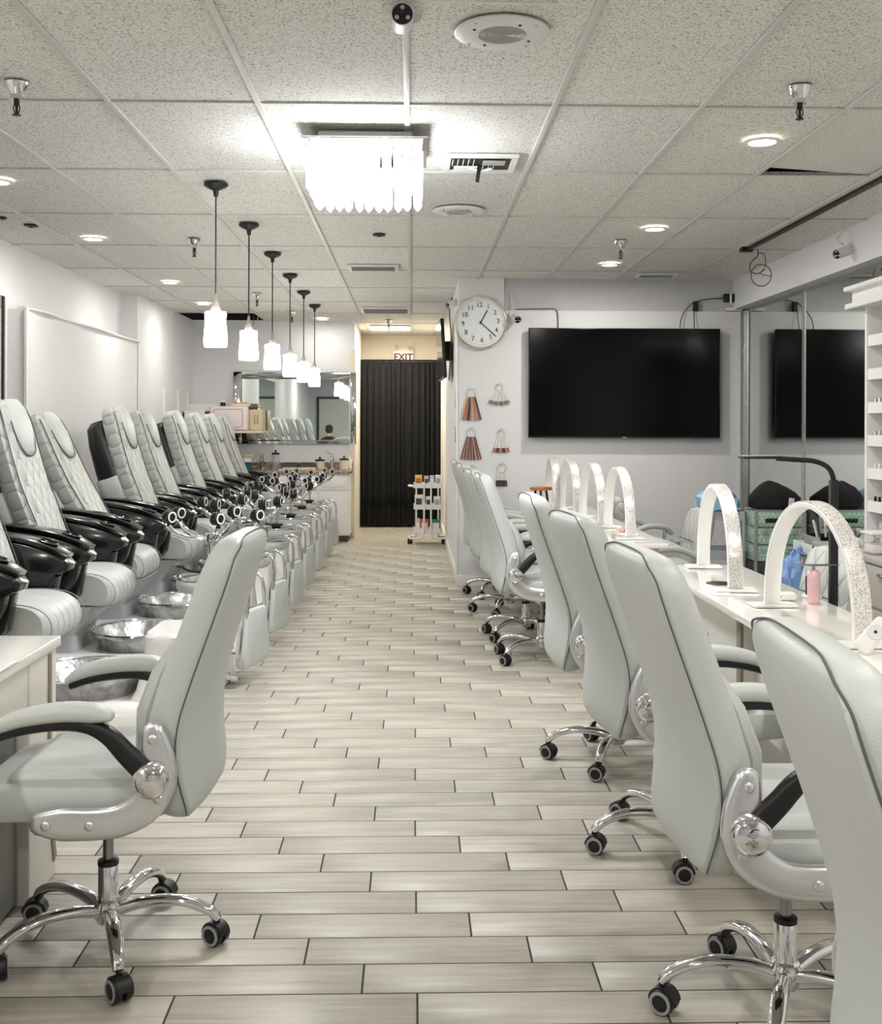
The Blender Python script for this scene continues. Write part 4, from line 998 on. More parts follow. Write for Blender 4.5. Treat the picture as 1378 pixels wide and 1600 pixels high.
def vent(x, y, sx, sy, n, l, broken=False):
    t = thing('air_vent', l, 'air vent', (x, y, CEIL), 0, 'ceiling air vents')
    fr = .03; b = MB()
    b.box(-sx / 2, sx / 2, -sy / 2, -sy / 2 + fr, -.012, .004); b.box(-sx / 2, sx / 2, sy / 2 - fr, sy / 2, -.012, .004); b.box(-sx / 2, -sx / 2 + fr, -sy / 2 + fr, sy / 2 - fr, -.012, .004); b.box(sx / 2 - fr, sx / 2, -sy / 2 + fr, sy / 2 - fr, -.012, .004)
    b.build('frame', 'vent_frame', t)
    MB().box(-sx / 2 + fr, sx / 2 - fr, -sy / 2 + fr, sy / 2 - fr, -.002, .003).build('duct_opening', 'vent_dark', t)
    if not broken:
        for k in range(n):
            yy = -sy / 2 + fr + (sy - 2 * fr) * (k + .5) / n
            MB().box(-sx / 2 + fr, sx / 2 - fr, -.011, .011, -.0012, .0012, 0, Matrix.Translation((0, yy, -.008)) @ Matrix.Rotation(.6, 4, 'X')).build('blade', 'grille', t)
    else:
        for k in range(9):
            xx = -sx / 2 + fr + .012 + k * .026
            MB().box(-.0015, .0015, -.035, .035, -.016, .002, 0, Matrix.Translation((xx, (-.06 if k < 5 else .06), -.008)) @ Matrix.Rotation(.25, 4, 'Y')).build('blade', 'vent_frame', t)
        MB().box(-.13, -.01, .02, .10, -.02, -.012).build('loose_plate', 'vent_frame', t); MB().box(.01, .12, -.09, -.01, -.016, -.010).build('loose_plate', 'grille', t)
        MB().rbox((0, .02, -.05), (.02, .006, .09), .002, M=Matrix.Rotation(.15, 4, 'Y')).build('damper_lever', 'dark_metal', t)
        MB().tube([(-.06, .03, -.02), (.0, .03, -.035), (.06, .03, -.022)], .006, 8).build('white_rod', 'white', t)
vent(.335, 5.55, .36, .34, 8, 'broken square air vent with a hanging lever beside the chandelier', True); vent(-.33, 9.27, .42, .30, 7, 'slatted air vent between the chandelier and the hall'); vent(-.31, 12.70, .56, .56, 12, 'wide grey return vent before the hall')
vent(2.12, 9.62, .34, .22, 6, 'small air vent above the television')
for x, y, l, r in [(-2.53, 7.42, 'dark round hole in the ceiling left of a downlight', .045), (-.235, 7.68, 'dark round spot on the ceiling behind the chandelier', .045), (-2.62, 7.15, 'small dark ceiling hook plate above the spa chairs', .028)]:
    t = thing('junction_disc', l, 'ceiling disc', (x, y, CEIL)); MB().lathe([(r, .003), (r, -.004), (r * .8, -.007), (.002, -.006)], 20).build('cap', 'dark_metal', t)
    MB().lathe([(r * .35, -.006), (r * .3, -.012), (.001, -.013)], 10).build('screw', 'black_plastic', t)
t = thing('ceiling_track', 'long black curtain track running along the ceiling edge', 'ceiling track', (2.46, 0, CEIL))
MB().box(-.018, .018, 3.0, 8.12, -.026, -.001).build('rail', 'black_plastic', t); MB().box(-.05, .03, 8.06, 8.13, -.034, -.001).build('end_cap', 'black_plastic', t)
MB().box(-.060, -.024, 3.0, 8.0, -.010, -.001).build('side_channel', 'grid', t)
t = thing('hanging_wire', 'coil of thin red and brown wire hanging from the ceiling track', 'wire', (2.52, 8.05, CEIL))
MB().tube(smooth([(0, 0, -.02), (.0, 0, -.07), (-.05, 0, -.12), (-.055, 0, -.18), (0, 0, -.20), (.05, 0, -.17)], 5), .004, 6).build('strand', 'brown_wire', t)
MB().tube([(.03 + .075 * math.cos(a), .01, -.21 + .08 * math.sin(a)) for a in [2 * PI * i / 26 for i in range(26)]], .0035, 6, close=True).build('loop', 'brown_wire', t)
MB().tube(smooth([(.0, .0, -.05), (.05, 0, -.06), (.055, 0, -.15), (.02, -.01, -.20), (.10, -.01, -.22)], 5), .0035, 6).build('strand', 'red_wire', t)
# pipe left bare where the tiles are missing
tag(MB().tube([(-2.8, 13.75, 2.86), (-1.9, 13.75, 2.86)], .035, 12).build('bare_pipe', 'grey_plastic'), 'bare pipe in the dark gap of the missing ceiling tiles', 'pipe')
t = thing('loose_wires', 'thin loose wires dangling from the missing ceiling tiles', 'wire', (-1.95, 13.55, CEIL))
MB().tube(smooth([(0, 0, .1), (.02, 0, -.05), (-.03, .02, -.2), (.04, .02, -.33)], 5), .004, 6).build('strand', 'blue_led' if False else 'grey_dark', t); MB().tube(smooth([(.1, 0, .1), (.06, 0, -.06), (.1, .0, -.25)], 5), .004, 6).build('strand', 'cord_white', t)

# ================================================================== BACK COUNTER
t = thing('sink_cabinet', 'white panelled sink cabinet under the back mirror', 'cabinet', (0, 0, 0))
CX0, CX1, CY0 = -2.30, -.78, 13.70
MB().box(CX0, CX1, CY0 + .02, YB - .002, .08, .84).build('body', 'white', t); MB().box(CX0 + .02, CX1 - .02, CY0 + .06, YB - .05, 0, .08).build('plinth', 'grey_dark', t)
for k in range(4):
    xc = CX0 + .19 + k * .38
    dr = MB().rbox((xc, CY0 + .012, .73), (.36, .02, .17), .004).build('drawer', 'white', t); MB().rbox((xc, CY0 - .001, .73), (.28, .012, .10), .004).build('raised_panel', 'white', dr)
    do = MB().rbox((xc, CY0 + .012, .36), (.36, .02, .52), .004).build('door', 'white', t); MB().rbox((xc, CY0 - .001, .36), (.26, .012, .42), .004).build('raised_panel', 'white', do)
t = thing('granite_counter', 'speckled brown granite counter top with low splashback', 'counter', (0, 0, 0))
MB().rbox(((CX0 + CX1) / 2, (CY0 + YB) / 2 - .015, .862), (CX1 - CX0 + .05, YB - CY0 + .02, .04), .008).build('slab', 'granite', t)
MB().box(CX0, CX1 + .02, YB - .03, YB - .002, .883, .97).build('splashback', 'granite', t)
MB().box(-2.02, -1.5, 13.82, 14.12, .8825, .8835).build('sink_rim', 'chrome', t)
def faucet(x, l):
    t = thing('faucet', l, 'faucet', (x, 14.08, .883), 0, 'chrome sink faucets')
    MB().lathe([(.03, 0), (.03, .01), (.02, .02), (.02, .15), (.024, .16)], 16).build('body', 'chrome', t); MB().tube(smooth([(0, 0, .12), (0, -.06, .16), (0, -.13, .15), (0, -.15, .12)], 4), .013, 10).build('spout', 'chrome', t)
    MB().tube([(0, 0, .16), (.02, 0, .19), (-.07, -.01, .215)], .008, 8).build('lever', 'chrome', t)
faucet(-1.90, 'chrome sink faucet next to the glass sanitizer jar'); faucet(-1.02, 'chrome sink faucet near the end of the granite counter')
def jar(x, y, r, h, l, glass, lid, ball=True):
    t = thing('storage_jar', l, 'jar', (x, y, .883), 0, 'jars on the granite counter')
    MB().lathe([(r * .9, 0), (r, .006), (r, h), (r * .92, h + .004)], 20).build('body', glass, t); MB().lathe([(r * 1.05, h), (r * 1.05, h + .018), (r * .4, h + .026), (.002, h + .027)], 20).build('lid', lid, t)
    if ball: MB().lathe([(.006, h + .025), (.014, h + .04), (.010, h + .052), (.001, h + .056)], 12).build('knob', lid, t)
jar(-1.72, 14.0, .048, .19, 'tall glass sanitizer jar with black lid on the granite counter', 'glass_clear', 'black_plastic'); jar(-1.16, 13.95, .058, .11, 'squat jar with black lid and knob beside the second faucet', 'cream', 'black_plastic'); jar(-.86, 14.0, .055, .12, 'squat jar with black lid at the counter end', 'cream', 'black_plastic')
t = thing('soap_bottle', 'white pump soap bottle at the counter end', 'bottle', (-.80, 14.08, .883)); MB().lathe([(.03, 0), (.034, .01), (.034, .12), (.014, .15), (.014, .17)], 16).build('body', 'white', t); MB().tube([(0, 0, .17), (0, 0, .20), (-.045, -.01, .20)], .007, 8).build('pump', 'white', t)
for i, x in enumerate((-1.53, -1.31)):
    t = thing('storage_tray', ['dark storage tray beside the sanitizer jar', 'dark storage tray beside the squat jar'][i], 'tray', (x, 13.9, .883), 0, 'dark trays on the granite counter')
    b = MB()
    b.box(-.105, .105, -.08, .08, 0, .008); b.box(-.105, -.099, -.08, .08, .008, .085); b.box(.099, .105, -.08, .08, .008, .085); b.box(-.099, .099, -.08, -.074, .008, .085); b.box(-.099, .099, .074, .08, .008, .085); b.build('shell', 'grey_dark', t)
    MB().rbox((0, 0, .06), (.17, .12, .06), .02).build('contents', 'black_cloth', t)
t = thing('folded_towel', 'cream folded towel on the granite counter front', 'towel', (-1.42, 13.76, .883)); MB().rbox((0, 0, .010), (.46, .12, .02), .009).build('lower_fold', 'towel', t); MB().rbox((.02, 0, .028), (.40, .11, .016), .007).build('upper_fold', 'towel', t)
t = thing('plastic_tub', 'white and teal plastic tub at the counter end behind the spa chairs', 'tub', (-2.08, 13.92, .883)); MB().lathe([(.05, 0), (.065, .01), (.075, .09), (.07, .095)], 20).build('bowl', 'teal_bowl', t); MB().lathe([(.078, .095), (.082, .10), (.07, .15), (.02, .155)], 20).build('cover', 'white', t); MB().rbox((0, 0, .175), (.20, .07, .04), .015).build('cloth', 'cream', t)
# wall shelf with towel warmers
t = thing('wall_shelf', 'cream wall shelf carrying the towel warmers', 'shelf', (0, 0, 0)); MB().box(-2.79, -1.83, 13.52, YB - .002, 1.345, 1.375).build('board', 'cream', t)
for x in (-2.6, -2.0): MB().prism([(YB - .004, 1.345), (13.6, 1.345), (YB - .004, 1.24)], x - .01, x + .01, 'YZ').build('bracket', 'cream', t)
t = thing('towel_warmer', 'white towel warmer with rounded pinkish door', 'towel warmer', (-2.245, 13.76, 1.375)); MB().rbox((0, -.08, .15), (.44, .20, .295), .015).build('body', 'pink_white', t)
dr = MB().rbox((0, -.19, .15), (.42, .02, .275), .008).build('door', 'pink_white', t); MB().tube([(x, -.202, .15 + z) for x, z in rrect(.35, .22, .03, 4)], .004, 6, close=True).build('gasket', 'pink_line', dr)
t = thing('storage_cabinet', 'beige box cabinet with curved handles beside the mirror', 'cabinet', (-1.985, 13.97, 1.375)); MB().rbox((0, 0, .13), (.25, .34, .26), .006).build('body', 'beige_box', t); dr = MB().rbox((.0, -.175, .13), (.24, .014, .25), .004).build('door', 'beige_box', t)
for s in (-1, 1): MB().tube(smooth([(.05 + s * .02, -.184, .19), (.05 + s * .02, -.20, .15), (.05 + s * .015, -.20, .10), (.05 + s * .02, -.184, .08)], 3), .005, 6).build('handle', 'strip_taupe', dr)
t = thing('open_box', 'white box with an open dark front on the wall shelf', 'box', (-2.63, 13.66, 1.375)); b = MB(); b.box(-.15, .12, -.13, .18, 0, .012); b.box(-.15, .12, -.13, .18, .228, .24); b.box(-.15, .12, .168, .18, .012, .228); b.box(-.15, -.138, -.13, .168, .012, .228); b.box(-.15, .11, -.13, -.118, .012, .228); b.build('shell', 'white', t); MB().box(.05, .115, -.10, .15, .03, .2).build('contents', 'grey_dark', t)
t = thing('tall_box', 'white box standing behind the open box on the wall shelf', 'box', (-2.57, 14.02, 1.375)); MB().rbox((0, 0, .165), (.44, .30, .33), .005).build('body', 'white', t); MB().box(-.2, .2, -.153, -.150, .02, .31).build('front_panel', 'white', t)
t = thing('supply_tray', 'small cream tray of supplies on top of the towel warmer', 'tray', (-2.12, 13.76, 1.672)); MB().rbox((0, 0, .018), (.22, .16, .035), .008).build('tray', 'cream', t); MB().rbox((0, 0, .042), (.18, .12, .014), .006).build('wood_insert', 'wood_orange', t)
t = thing('small_pot', 'small black and white pot on top of the towel warmer', 'pot', (-2.34, 13.76, 1.672)); MB().lathe([(.03, 0), (.032, .004), (.032, .05), (.028, .055)], 14).build('body', 'black_plastic', t); MB().lathe([(.034, .05), (.036, .062), (.01, .08), (.001, .082)], 14).build('lid', 'white', t)
for i, (y, h) in enumerate(((12.55, .42), (13.3, .34), (13.85, .30))):
    t = thing('shelf_standard', 'white slotted shelf upright on the left wall, ' + ['tallest and nearest', 'middle one', 'nearest the back corner'][i], 'shelf upright', (XP + .006, y, 1.85 - h), 0, 'shelf uprights'); MB().box(-.006, .012, -.014, .014, 0, h).build('rail', 'white', t)
    MB().lathe([(.006, 0), (.006, .004)], 8, (.011, 0, h - .05), 'X').build('screw', 'ink_black', t)

# ================================================================== HALL CART
t = thing('utility_cart', 'white three-tier rolling cart at the hall entrance', 'cart', (.185, 13.62, 0))
for z in (.13, .42, .68):
    b = MB(); sx, sy, h = .34, .26, .06
    b.box(-sx / 2, sx / 2, -sy / 2, sy / 2, z, z + .006); b.box(-sx / 2, -sx / 2 + .004, -sy / 2, sy / 2, z + .006, z + h); b.box(sx / 2 - .004, sx / 2, -sy / 2, sy / 2, z + .006, z + h); b.box(-sx / 2, sx / 2, -sy / 2, -sy / 2 + .004, z + .006, z + h); b.box(-sx / 2, sx / 2, sy / 2 - .004, sy / 2, z + .006, z + h); b.build('tray', 'white', t)
for s in (-1, 1):
    MB().tube(smooth([(s * .215, -.14, .068), (s * .10, -.142, .068), (s * .05, -.142, .10), (s * .042, -.142, .3), (s * .042, -.142, .76)], 4), .011, 10).build('front_tube', 'white', t)
    MB().tube(smooth([(s * .215, .14, .068), (s * .16, .14, .07), (s * .14, .14, .12), (s * .135, .14, .78)], 4), .011, 10).build('rear_tube', 'white', t)
    MB().tube([(s * .215, -.14, .068), (s * .215, .14, .068)], .011, 10).build('foot_tube', 'white', t)
    for y in (-.13, .13):
        cb = MB(); caster_into(cb, s * .205, y, 0, .4 + s, .022); cb.build('caster', ['black_plastic', 'grey_dark'], t)
MB().tube(smooth([(-.17, -.1, .70), (-.225, -.08, .705), (-.225, .08, .705), (-.17, .1, .70)], 4), .01, 8).build('handle', 'white', t)
def pack(x, y, z, sx, sy, sz, m, m2, name, l, cat='box', g='supplies on the hall cart'):
    sz += .03; t = thing(name, l, cat, (x - .03, y, z), 0, g); MB().rbox((0, 0, sz / 2), (sx, sy, sz), .004).build('box_body', m, t); MB().box(-sx * .36, sx * .36, -sy / 2 - .001, -sy / 2, sz * .25, sz * .75).build('printed_label', m2, t)
pack(.105, 13.55, .687, .085, .06, .12, 'yellow_pack', 'wood_orange', 'supply_box', 'yellow box on the top tier of the white hall cart')
pack(.20, 13.55, .687, .055, .06, .11, 'lilac_pack', 'grey_dark', 'supply_box', 'lilac box on the top tier of the white hall cart'); pack(.27, 13.55, .687, .055, .06, .115, 'lilac_pack', 'white', 'supply_box', 'pale lilac box with white label on the top tier of the hall cart')
pack(.345, 13.55, .687, .07, .06, .12, 'white', 'grey_plastic', 'supply_box', 'white box on the top tier of the hall cart')
pack(.11, 13.55, .427, .10, .06, .14, 'white', 'grey_dark', 'supply_box', 'wide white box on the middle tier of the hall cart'); pack(.225, 13.55, .427, .06, .06, .12, 'white', 'grey_dark', 'supply_box', 'narrow white box on the middle tier of the hall cart'); pack(.33, 13.55, .427, .08, .06, .12, 'white', 'grey_plastic', 'supply_box', 'white box at the wall end of the middle cart tier')
pack(.095, 13.55, .137, .06, .08, .14, 'lilac_pack', 'white', 'supply_pack', 'pale pack on the bottom tier of the hall cart', 'pack'); pack(.18, 13.55, .137, .10, .08, .13, 'red_pack', 'white', 'supply_pack', 'red pack on the bottom tier of the hall cart', 'pack'); pack(.315, 13.55, .137, .12, .08, .13, 'teal', 'white', 'supply_pack', 'teal green pack on the bottom tier of the hall cart', 'pack')

# ================================================================== RIGHT SIDE: SHELF, COUNTER, CASE, LAMP
t = thing('polish_shelf', 'tall white polish display shelf with cornice on the right wall', 'shelf', (0, 0, 0))
MB().box(2.965, 2.99, 4.8, 6.735, .74, 2.20).build('back_panel', 'counter_grey', t); MB().box(2.785, 2.99, 6.735, 6.765, .73, 2.20).build('end_panel', 'white', t)
MB().rbox((2.86, 5.85, 2.19), (.30, 2.10, .035), .006).build('cornice_base', 'white', t); MB().rbox((2.875, 5.85, 2.245), (.25, 2.06, .09), .004).build('cornice_board', 'white', t); MB().rbox((2.86, 5.85, 2.30), (.31, 2.12, .03), .006).build('cornice_cap', 'white', t)
for z in (.955, 1.155, 1.355, 1.555, 1.76, 1.965):
    b = MB(); b.box(2.80, 2.965, 4.85, 6.73, z - .03, z - .015); b.box(2.79, 2.80, 4.85, 6.73, z - .032, z + .035); b.build('tray_shelf', 'white', t)
t = thing('side_counter', 'grey counter with drawers below the polish shelf', 'cabinet', (0, 0, 0))
MB().box(2.53, 2.985, 4.6, 6.88, .06, .69).build('body', 'counter_grey', t); MB().rbox((2.745, 5.74, .708), (.475, 2.32, .03), .004).build('counter_top', 'counter_grey', t); MB().box(2.58, 2.98, 4.65, 6.84, 0, .06).build('plinth', 'grey_dark', t)
for k in range(4):
    yc = 6.58 - k * .56
    for z in (.57, .33):
        dw = MB().rbox((2.522, yc, z), (.018, .54, .225), .004).build('drawer', 'counter_grey', t); MB().rbox((2.505, yc - .16, z + .07), (.02, .10, .02), .006).build('handle', 'chrome', dw)
def polish(x, y, z, m, l):
    t = thing('polish_bottle', l, 'polish bottle', (x, y, z), 0, 'polish bottles on the white shelf'); MB().lathe([(.014, 0), (.017, .004), (.017, .03), (.010, .04), (.008, .043)], 14).build('glass', m, t); MB().lathe([(.009, .042), (.008, .075), (.002, .077)], 12).build('cap', 'white' if 'cream' in m else 'black_plastic' if m == 'red_polish' else 'silver', t)
for z, m, l in ((1.54, 'silver_polish', 'silver polish bottle on the third white ledge'), (1.34, 'silver_polish', 'silver polish bottle on the fourth white ledge'), (1.14, 'cream_polish', 'cream polish bottle on the fifth white ledge'), (.94, 'red_polish', 'red polish bottle on the lowest white ledge')):
    for k in range(5):
        if k == 0: polish(2.826, 6.70, z, m, l + ', end of the row')
        else: polish(2.826, 6.70 - k * .06, z, m, l + ', ' + ORD[k] + ' from the shelf end')
t = thing('clear_box', 'clear pink storage box on the grey side counter', 'box', (2.66, 6.20, .723)); MB().rbox((0, 0, .055), (.20, .16, .11), .008).build('shell', 'glass_clear', t); MB().rbox((0, 0, .03), (.17, .13, .05), .01).build('contents', 'pink_white', t); MB().rbox((0, 0, .118), (.205, .165, .016), .006).build('lid', 'pink_white', t)
t = thing('tape_dispenser', 'white device with tangled black cable on the grey side counter', 'dispenser', (2.62, 6.62, .723)); MB().rbox((0, 0, .03), (.12, .22, .05), .02).build('body', 'white', t); MB().tube(smooth([(.03, -.08, .06), (.08, -.12, .10), (.10, -.18, .05), (.04, -.2, .02), (.09, -.24, .07), (.12, -.16, .03)], 5), .005, 6).build('cable', 'black_plastic', t)
for k, (y, m, l) in enumerate(((6.80, 'grey_plastic', 'pale plastic bottle at the far end of the grey side counter'), (6.66, 'lilac_pack', 'lilac plastic bottle on the grey side counter by the mirror'), (6.50, 'glass_clear', 'clear plastic bottle on the grey side counter by the shelf'))):
    t = thing('plastic_bottle', l, 'bottle', (2.88, y, .723), 0, 'bottles on the side counter'); MB().lathe([(.04, 0), (.045, .01), (.045, .14), (.018, .17), (.018, .185)], 16).build('body', m, t); MB().lathe([(.02, .18), (.02, .21), (.004, .213)], 12).build('cap', 'white', t)
# rolling cosmetics case with black bag
t = thing('cosmetics_case', 'green holographic rolling cosmetics case in a silver frame', 'cosmetics case', (2.76, 8.40, 0))
MB().rbox((0, 0, .24), (.36, .26, .36), .015).build('lower_case', 'grey_dark', t)
for k in range(3):
    MB().rbox((0, 0, .485 + k * .13), (.36, .26, .12), .006).build('drawer_box', 'holo_green', t); MB().box(-.183, .183, -.133, .133, .545 + k * .13, .552 + k * .13).build('silver_edge', 'silver', t)
for sx in (-1, 1):
    for sy in (-1, 1): MB().box(sx * .180 - .010, sx * .180 + .010, sy * .13 - .010, sy * .13 + .010, .06, .815).build('corner_post', 'silver', t)
MB().rbox((0, -.135, .735), (.22, .014, .032), .008).build('handle', 'black_plastic', t); MB().rbox((-.11, -.136, .65), (.04, .012, .045), .004).build('latch', 'silver', t); MB().rbox((.11, -.136, .65), (.04, .012, .045), .004).build('latch', 'silver', t)
for sx in (-1, 1):
    for sy in (-1, 1): MB().lathe([(.03, -.012), (.03, .012)], 16, (sx * .15, sy * .10, .03), 'Y').build('wheel', 'black_plastic', t)
t = thing('cloth_bag', 'black cloth bag with a white tag on the green case', 'bag', (2.76, 8.40, .818))
b = MB(); rings = []
for z, sx, sy, ox in [(0, .15, .11, 0), (.02, .175, .125, 0), (.08, .18, .125, -.005), (.12, .165, .11, -.01), (.16, .11, .08, -.02), (.19, .055, .04, -.03), (.207, .012, .01, -.035)]:
    rings.append([(ox + sx * math.cos(a) * (1 + .05 * math.sin(3 * a + z * 20)) + .02 * (z < .1) * math.cos(a), sy * math.sin(a) * (1 + .05 * math.sin(4 * a)), z) for a in [2 * PI * k / 26 for k in range(26)]])
b.loft(rings); crumple(b, .006); b.build('bag_body', 'black_cloth', t); MB().box(.06, .10, -.139, -.134, .02, .095, 0, Matrix.Rotation(.12, 4, 'Y')).build('tag', 'white', t)
# small carts
def cart(name, l, x, y, m, zs, sx, sy):
    t = thing(name, l, 'cart', (x, y, 0), 0, 'salon utility carts')
    for z in zs:
        b = MB(); h = .07; b.box(-sx / 2, sx / 2, -sy / 2, sy / 2, z, z + .008); b.box(-sx / 2, -sx / 2 + .006, -sy / 2, sy / 2, z + .008, z + h); b.box(sx / 2 - .006, sx / 2, -sy / 2, sy / 2, z + .008, z + h); b.box(-sx / 2, sx / 2, -sy / 2, -sy / 2 + .006, z + .008, z + h); b.box(-sx / 2, sx / 2, sy / 2 - .006, sy / 2, z + .008, z + h); b.build('tray', m, t)
    for a in (-1, 1):
        for c in (-1, 1):
            MB().tube([(a * (sx / 2 - .012), c * (sy / 2 - .012), .05), (a * (sx / 2 - .012), c * (sy / 2 - .012), zs[-1] + .05)], .012, 8).build('post', m, t)
            cb = MB(); caster_into(cb, a * (sx / 2 - .02), c * (sy / 2 - .02), 0, .5, .02); cb.build('caster', ['black_plastic', 'grey_dark'], t)
    return t
cart('service_cart', 'grey plastic service cart with blue film on top', 2.38, 8.62, 'grey_plastic', (.12, .42, .72), .34, .40)
cart('service_cart', 'white service cart with a grey tub of brushes', 2.74, 7.30, 'white', (.12, .38, .60), .30, .38)
t = thing('plastic_film', 'crumpled light blue plastic film on the grey service cart', 'plastic film', (2.38, 8.6, .792))
b = MB(); rings = []
for z, k in ((-.005, .75), (.03, 1.0), (.09, .96), (.13, .75), (.16, .4), (.165, .1)):
    rings.append([(.16 * k * math.cos(a) * (1 + .12 * math.sin(5 * a + z * 40)), .18 * k * math.sin(a) * (1 + .12 * math.sin(7 * a + z * 30)), z + .012 * math.sin(6 * a)) for a in [2 * PI * q / 30 for q in range(30)]])
b.loft(rings); crumple(b, .014); b.build('film_heap', 'blue_plastic', t); MB().sweep(smooth([(-.10, -.19, .05), (-.02, -.205, .06), (.1, -.20, .05)], 4), .05, .004, (0, 1, 0), 10).build('film_flap', 'blue_plastic', t)
t = thing('plastic_bag', 'crumpled blue plastic bag hanging from the white service cart', 'bag', (2.51, 7.2, .40))
b = MB(); rings = []
for z, k in ((-.16, .45), (-.13, .8), (-.06, 1.0), (.0, .95), (.06, 1.05), (.12, .85), (.17, .75), (.21, .55), (.235, .3)):
    rings.append([(.10 * k * math.cos(a) * (1 + .14 * math.sin(4 * a + z * 30)), .07 * k * math.sin(a) * (1 + .14 * math.sin(5 * a + z * 20)), z) for a in [2 * PI * q / 24 for q in range(24)]])
b.loft(rings); crumple(b, .016); b.build('bag_body', 'blue_bag', t); MB().sweep(smooth([(.0, .0, .2), (.015, .0, .235), (.04, .0, .25)], 4), .018, .014, (0, 1, 0), 8).build('bag_neck', 'blue_bag', t)
t = thing('brush_tub', 'pale grey tub filled with brushes on the white service cart', 'tub', (2.74, 7.25, .612)); b = MB(); rings = [[(x, y, z) for x, y in rrect(sx, .24, .03, 3)] for z, sx in ((0, .22), (.10, .26), (.112, .27), (.112, .25), (.03, .22))]
b.loft(rings); b.build('tub', 'grey_plastic', t)
for k in range(9):
    a = k * .7; MB().tube([(.05 * math.cos(a), .05 * math.sin(a), .03), (.09 * math.cos(a), .09 * math.sin(a), .19 + .02 * (k % 3))], [.006, .009], 6).build('brush', ['pink_white', 'grey_dark', 'cream', 'silver'][k % 4], t)
# gooseneck floor lamp
t = thing('floor_lamp', 'black gooseneck floor lamp with flat bar head behind the near table', 'floor lamp', (1.755, 4.58, 0))
MB().lathe([(.14, 0), (.14, .012), (.12, .022), (.02, .03)], 30).build('base', 'black_plastic', t); MB().rbox((0, 0, .62), (.034, .030, 1.20), .006).build('pole', 'black_plastic', t)
MB().tube(smooth([(0, 0, 1.18), (-.004, 0, 1.235), (-.03, 0, 1.275), (-.085, 0, 1.297), (-.15, 0, 1.302), (-.24, 0, 1.308)], 5), .011, 10).build('gooseneck', 'black_plastic', t); MB().rbox((-.31, 0, 1.312), (.16, .09, .012), .005).build('lamp_head', 'black_plastic', t); MB().box(-.385, -.24, -.035, .035, 1.3183, 1.320).build('head_cover', 'grey_plastic', t)
# things on the near table
t = thing('spray_compressor', 'pink metal airbrush compressor standing on the manicure table', 'airbrush', (1.555, 4.26, .757)); MB().lathe([(.0225, 0), (.024, .003), (.024, .062), (.0235, .0635), (.024, .065), (.024, .118), (.020, .124), (.01, .127)], 24).build('cylinder', 'pink_metal', t); MB().tube([(0, 0, .125), (0, 0, .145)], .005, 8).build('connector', 'rod_steel', t)
MB().tube([(-.075, 0, .148), (-.02, 0, .146), (.05, 0, .147), (.10, 0, .147)], [.002, .0045, .004, .0015], 8).build('airbrush_gun', 'rod_steel', t); MB().lathe([(.004, 0), (.012, .015), (.012, .03)], 12, (-.045, 0, .15)).build('paint_cup', 'rod_steel', t)
t = thing('nail_dryer', 'small white nail device beside the pink compressor', 'nail device', (1.46, 4.33, .757)); MB().rbox((0, 0, .016), (.10, .06, .032), .015).build('body', 'white', t); MB().lathe([(.004, 0), (.004, .002)], 10, (-.02, -.031, .018), 'Y').build('button', 'ink_black', t)
t = thing('phone_holder', 'black and white phone holder behind the pink compressor', 'phone holder', (1.60, 4.40, .757)); MB().rbox((0, 0, .005), (.06, .06, .01), .004).build('base', 'white', t); MB().rbox((0, .01, .045), (.045, .012, .08), .004).build('plate', 'black_plastic', t)
t = thing('fan_handle', 'white handheld device with a round dial leaning on the near arch lamp', 'nail device', (1.385, 3.30, .757)); M = Matrix.Translation((0, 0, .055)) @ Matrix.Rotation(.75, 4, 'Y') @ Matrix.Rotation(-.5, 4, 'Z'); MB().rbox((0, 0, .0), (.055, .028, .12), .012, M=M).build('body', 'white', t)
MB().lathe([(.024, -.0145), (.022, -.017), (.002, -.0165)], 24, (0, 0, .012), 'Y', M=M).build('dial', 'speaker_white', t); MB().lathe([(.005, -.0165), (.004, -.019), (.001, -.019)], 12, (0, 0, .012), 'Y', M=M).build('dial_centre', 'ink_black', t)
t = thing('price_card', 'small printed card lying at the aisle edge of the near table', 'card', (1.25, 4.52, .757)); MB().box(-.05, .05, -.07, .07, 0, .001).build('card', 'white', t)
for k in range(4): MB().box(-.035, .035 - .01 * (k % 2), -.055 + k * .03, -.043 + k * .03, .001, .0014).build('printed_block', 'grey_plastic', t)
t = thing('polish_tray', 'small tray of red and pink polish on the far manicure table', 'tray', (1.34, 6.98, .757)); MB().rbox((0, 0, .006), (.14, .22, .012), .005).build('tray', 'white', t)
for k in range(4): MB().lathe([(.018, .012), (.018, .03), (.012, .034)], 12, (.02 * (-1) ** k, -.075 + k * .05, 0)).build('pot', ['red_polish', 'pink_metal', 'red_pack', 'cream_polish'][k], t)
t = thing('wooden_riser', 'small round wooden stand with dark legs on the far manicure table', 'stand', (1.08, 9.30, .757)); MB().lathe([(.092, .145), (.096, .15), (.096, .165), (.09, .170), (.002, .171)], 28).build('top', 'wood_orange', t)
for k in range(3): a = k * 2.094 + .4; MB().tube([(.05 * math.cos(a), .05 * math.sin(a), .147), (.075 * math.cos(a), .075 * math.sin(a), 0)], .010, 8).build('leg', 'black_plastic', t)
t = thing('floor_bin', 'black bin with a cable beside the floor lamp', 'bin', (2.25, 5.7, 0)); MB().lathe([(.11, 0), (.14, .30), (.135, .30), (.107, .01)], 24).build('body', 'black_plastic', t); MB().tube(smooth([(-.1, 0, .28), (-.12, 0, .42), (-.02, 0, .46), (.04, 0, .30)], 5), .008, 8).build('cable', 'black_plastic', t)

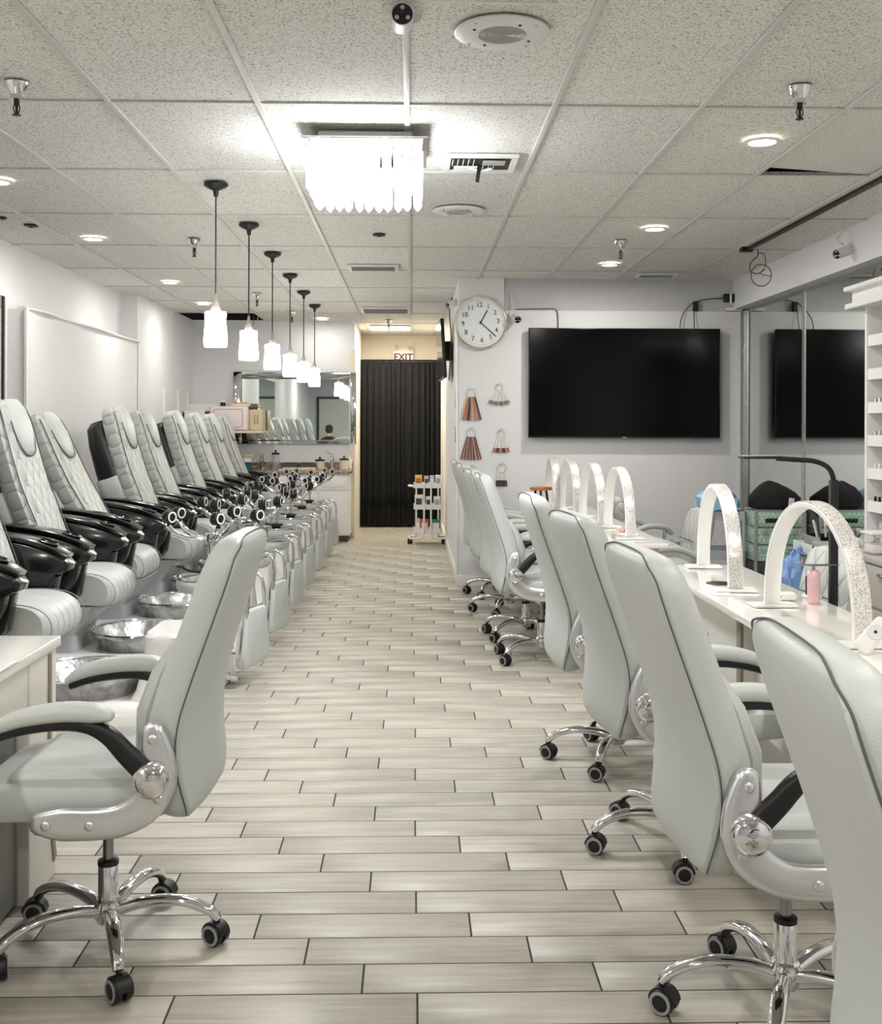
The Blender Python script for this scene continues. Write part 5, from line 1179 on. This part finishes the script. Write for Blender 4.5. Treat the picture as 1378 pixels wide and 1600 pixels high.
# ================================================================== PERSON SEATED BY THE WINDOWS (in the mirror)
t = thing('person', 'person in a dark sweater sitting with back turned, seen in the back mirror', 'person', (-2.2, -1.0, 0))
V = [((0, .02, .60), .15), ((0, .03, .78), .15), ((0, .03, .96), .17), ((0, .02, 1.08), .12), ((0, .01, 1.17), .058), ((0, -.01, 1.27), .088), ((0, -.015, 1.37), .085),
     ((.19, .03, 1.04), .075), ((.25, -.02, .82), .055), ((.2, -.22, .72), .042), ((-.19, .03, 1.04), .075), ((-.25, -.02, .82), .055), ((-.2, -.22, .72), .042),
     ((.10, -.05, .59), .10), ((.12, -.42, .57), .07), ((.12, -.44, .12), .05), ((.12, -.56, .05), .04), ((-.10, -.05, .59), .10), ((-.12, -.42, .57), .07), ((-.12, -.44, .12), .05), ((-.12, -.56, .05), .04)]
Ed = [(0, 1), (1, 2), (2, 3), (3, 4), (4, 5), (5, 6), (3, 7), (7, 8), (8, 9), (3, 10), (10, 11), (11, 12), (0, 13), (13, 14), (14, 15), (15, 16), (0, 17), (17, 18), (18, 19), (19, 20)]
me = bpy.data.meshes.new('body'); me.from_pydata([v for v, r in V], Ed, []); 
m, N, L, bs = nodes('clothed_body'); geo = N.new('ShaderNodeTexCoord'); sp = N.new('ShaderNodeSeparateXYZ'); L.new(geo.outputs['Object'], sp.inputs[0])
r = ramp(N, [(0, srgb(44, 46, 54)), (.44, srgb(28, 28, 30)), (.80, srgb(214, 170, 146))]); r.color_ramp.interpolation = 'CONSTANT'
dv = N.new('ShaderNodeMath'); dv.operation = 'DIVIDE'; dv.inputs[1].default_value = 1.45; L.new(sp.outputs['Z'], dv.inputs[0]); L.new(dv.outputs[0], r.inputs[0]); L.new(r.outputs[0], bs.inputs['Base Color']); bs.inputs['Roughness'].default_value = .8
me.materials.append(m); bo = put('body', me, t)
sk = bo.modifiers.new('skin', 'SKIN')
if not me.skin_vertices: pass
for i, (v, rr_) in enumerate(V):
    if me.skin_vertices: me.skin_vertices[0].data[i].radius = (rr_, rr_ * (.75 if i < 4 else 1)); me.skin_vertices[0].data[i].use_root = (i == 0)
ss = bo.modifiers.new('sub', 'SUBSURF'); ss.levels = 2; ss.render_levels = 2
b = MB(); rings = []
for z, k in ((1.24, .55), (1.27, .95), (1.33, 1.08), (1.40, 1.02), (1.445, .7), (1.462, .2)):
    rings.append([(.098 * k * math.cos(a), -.005 + .108 * k * math.sin(a) + (.03 if z < 1.3 else 0), z) for a in [2 * PI * q / 22 for q in range(22)]])
b.loft(rings); b.build('hair', 'hair', t)
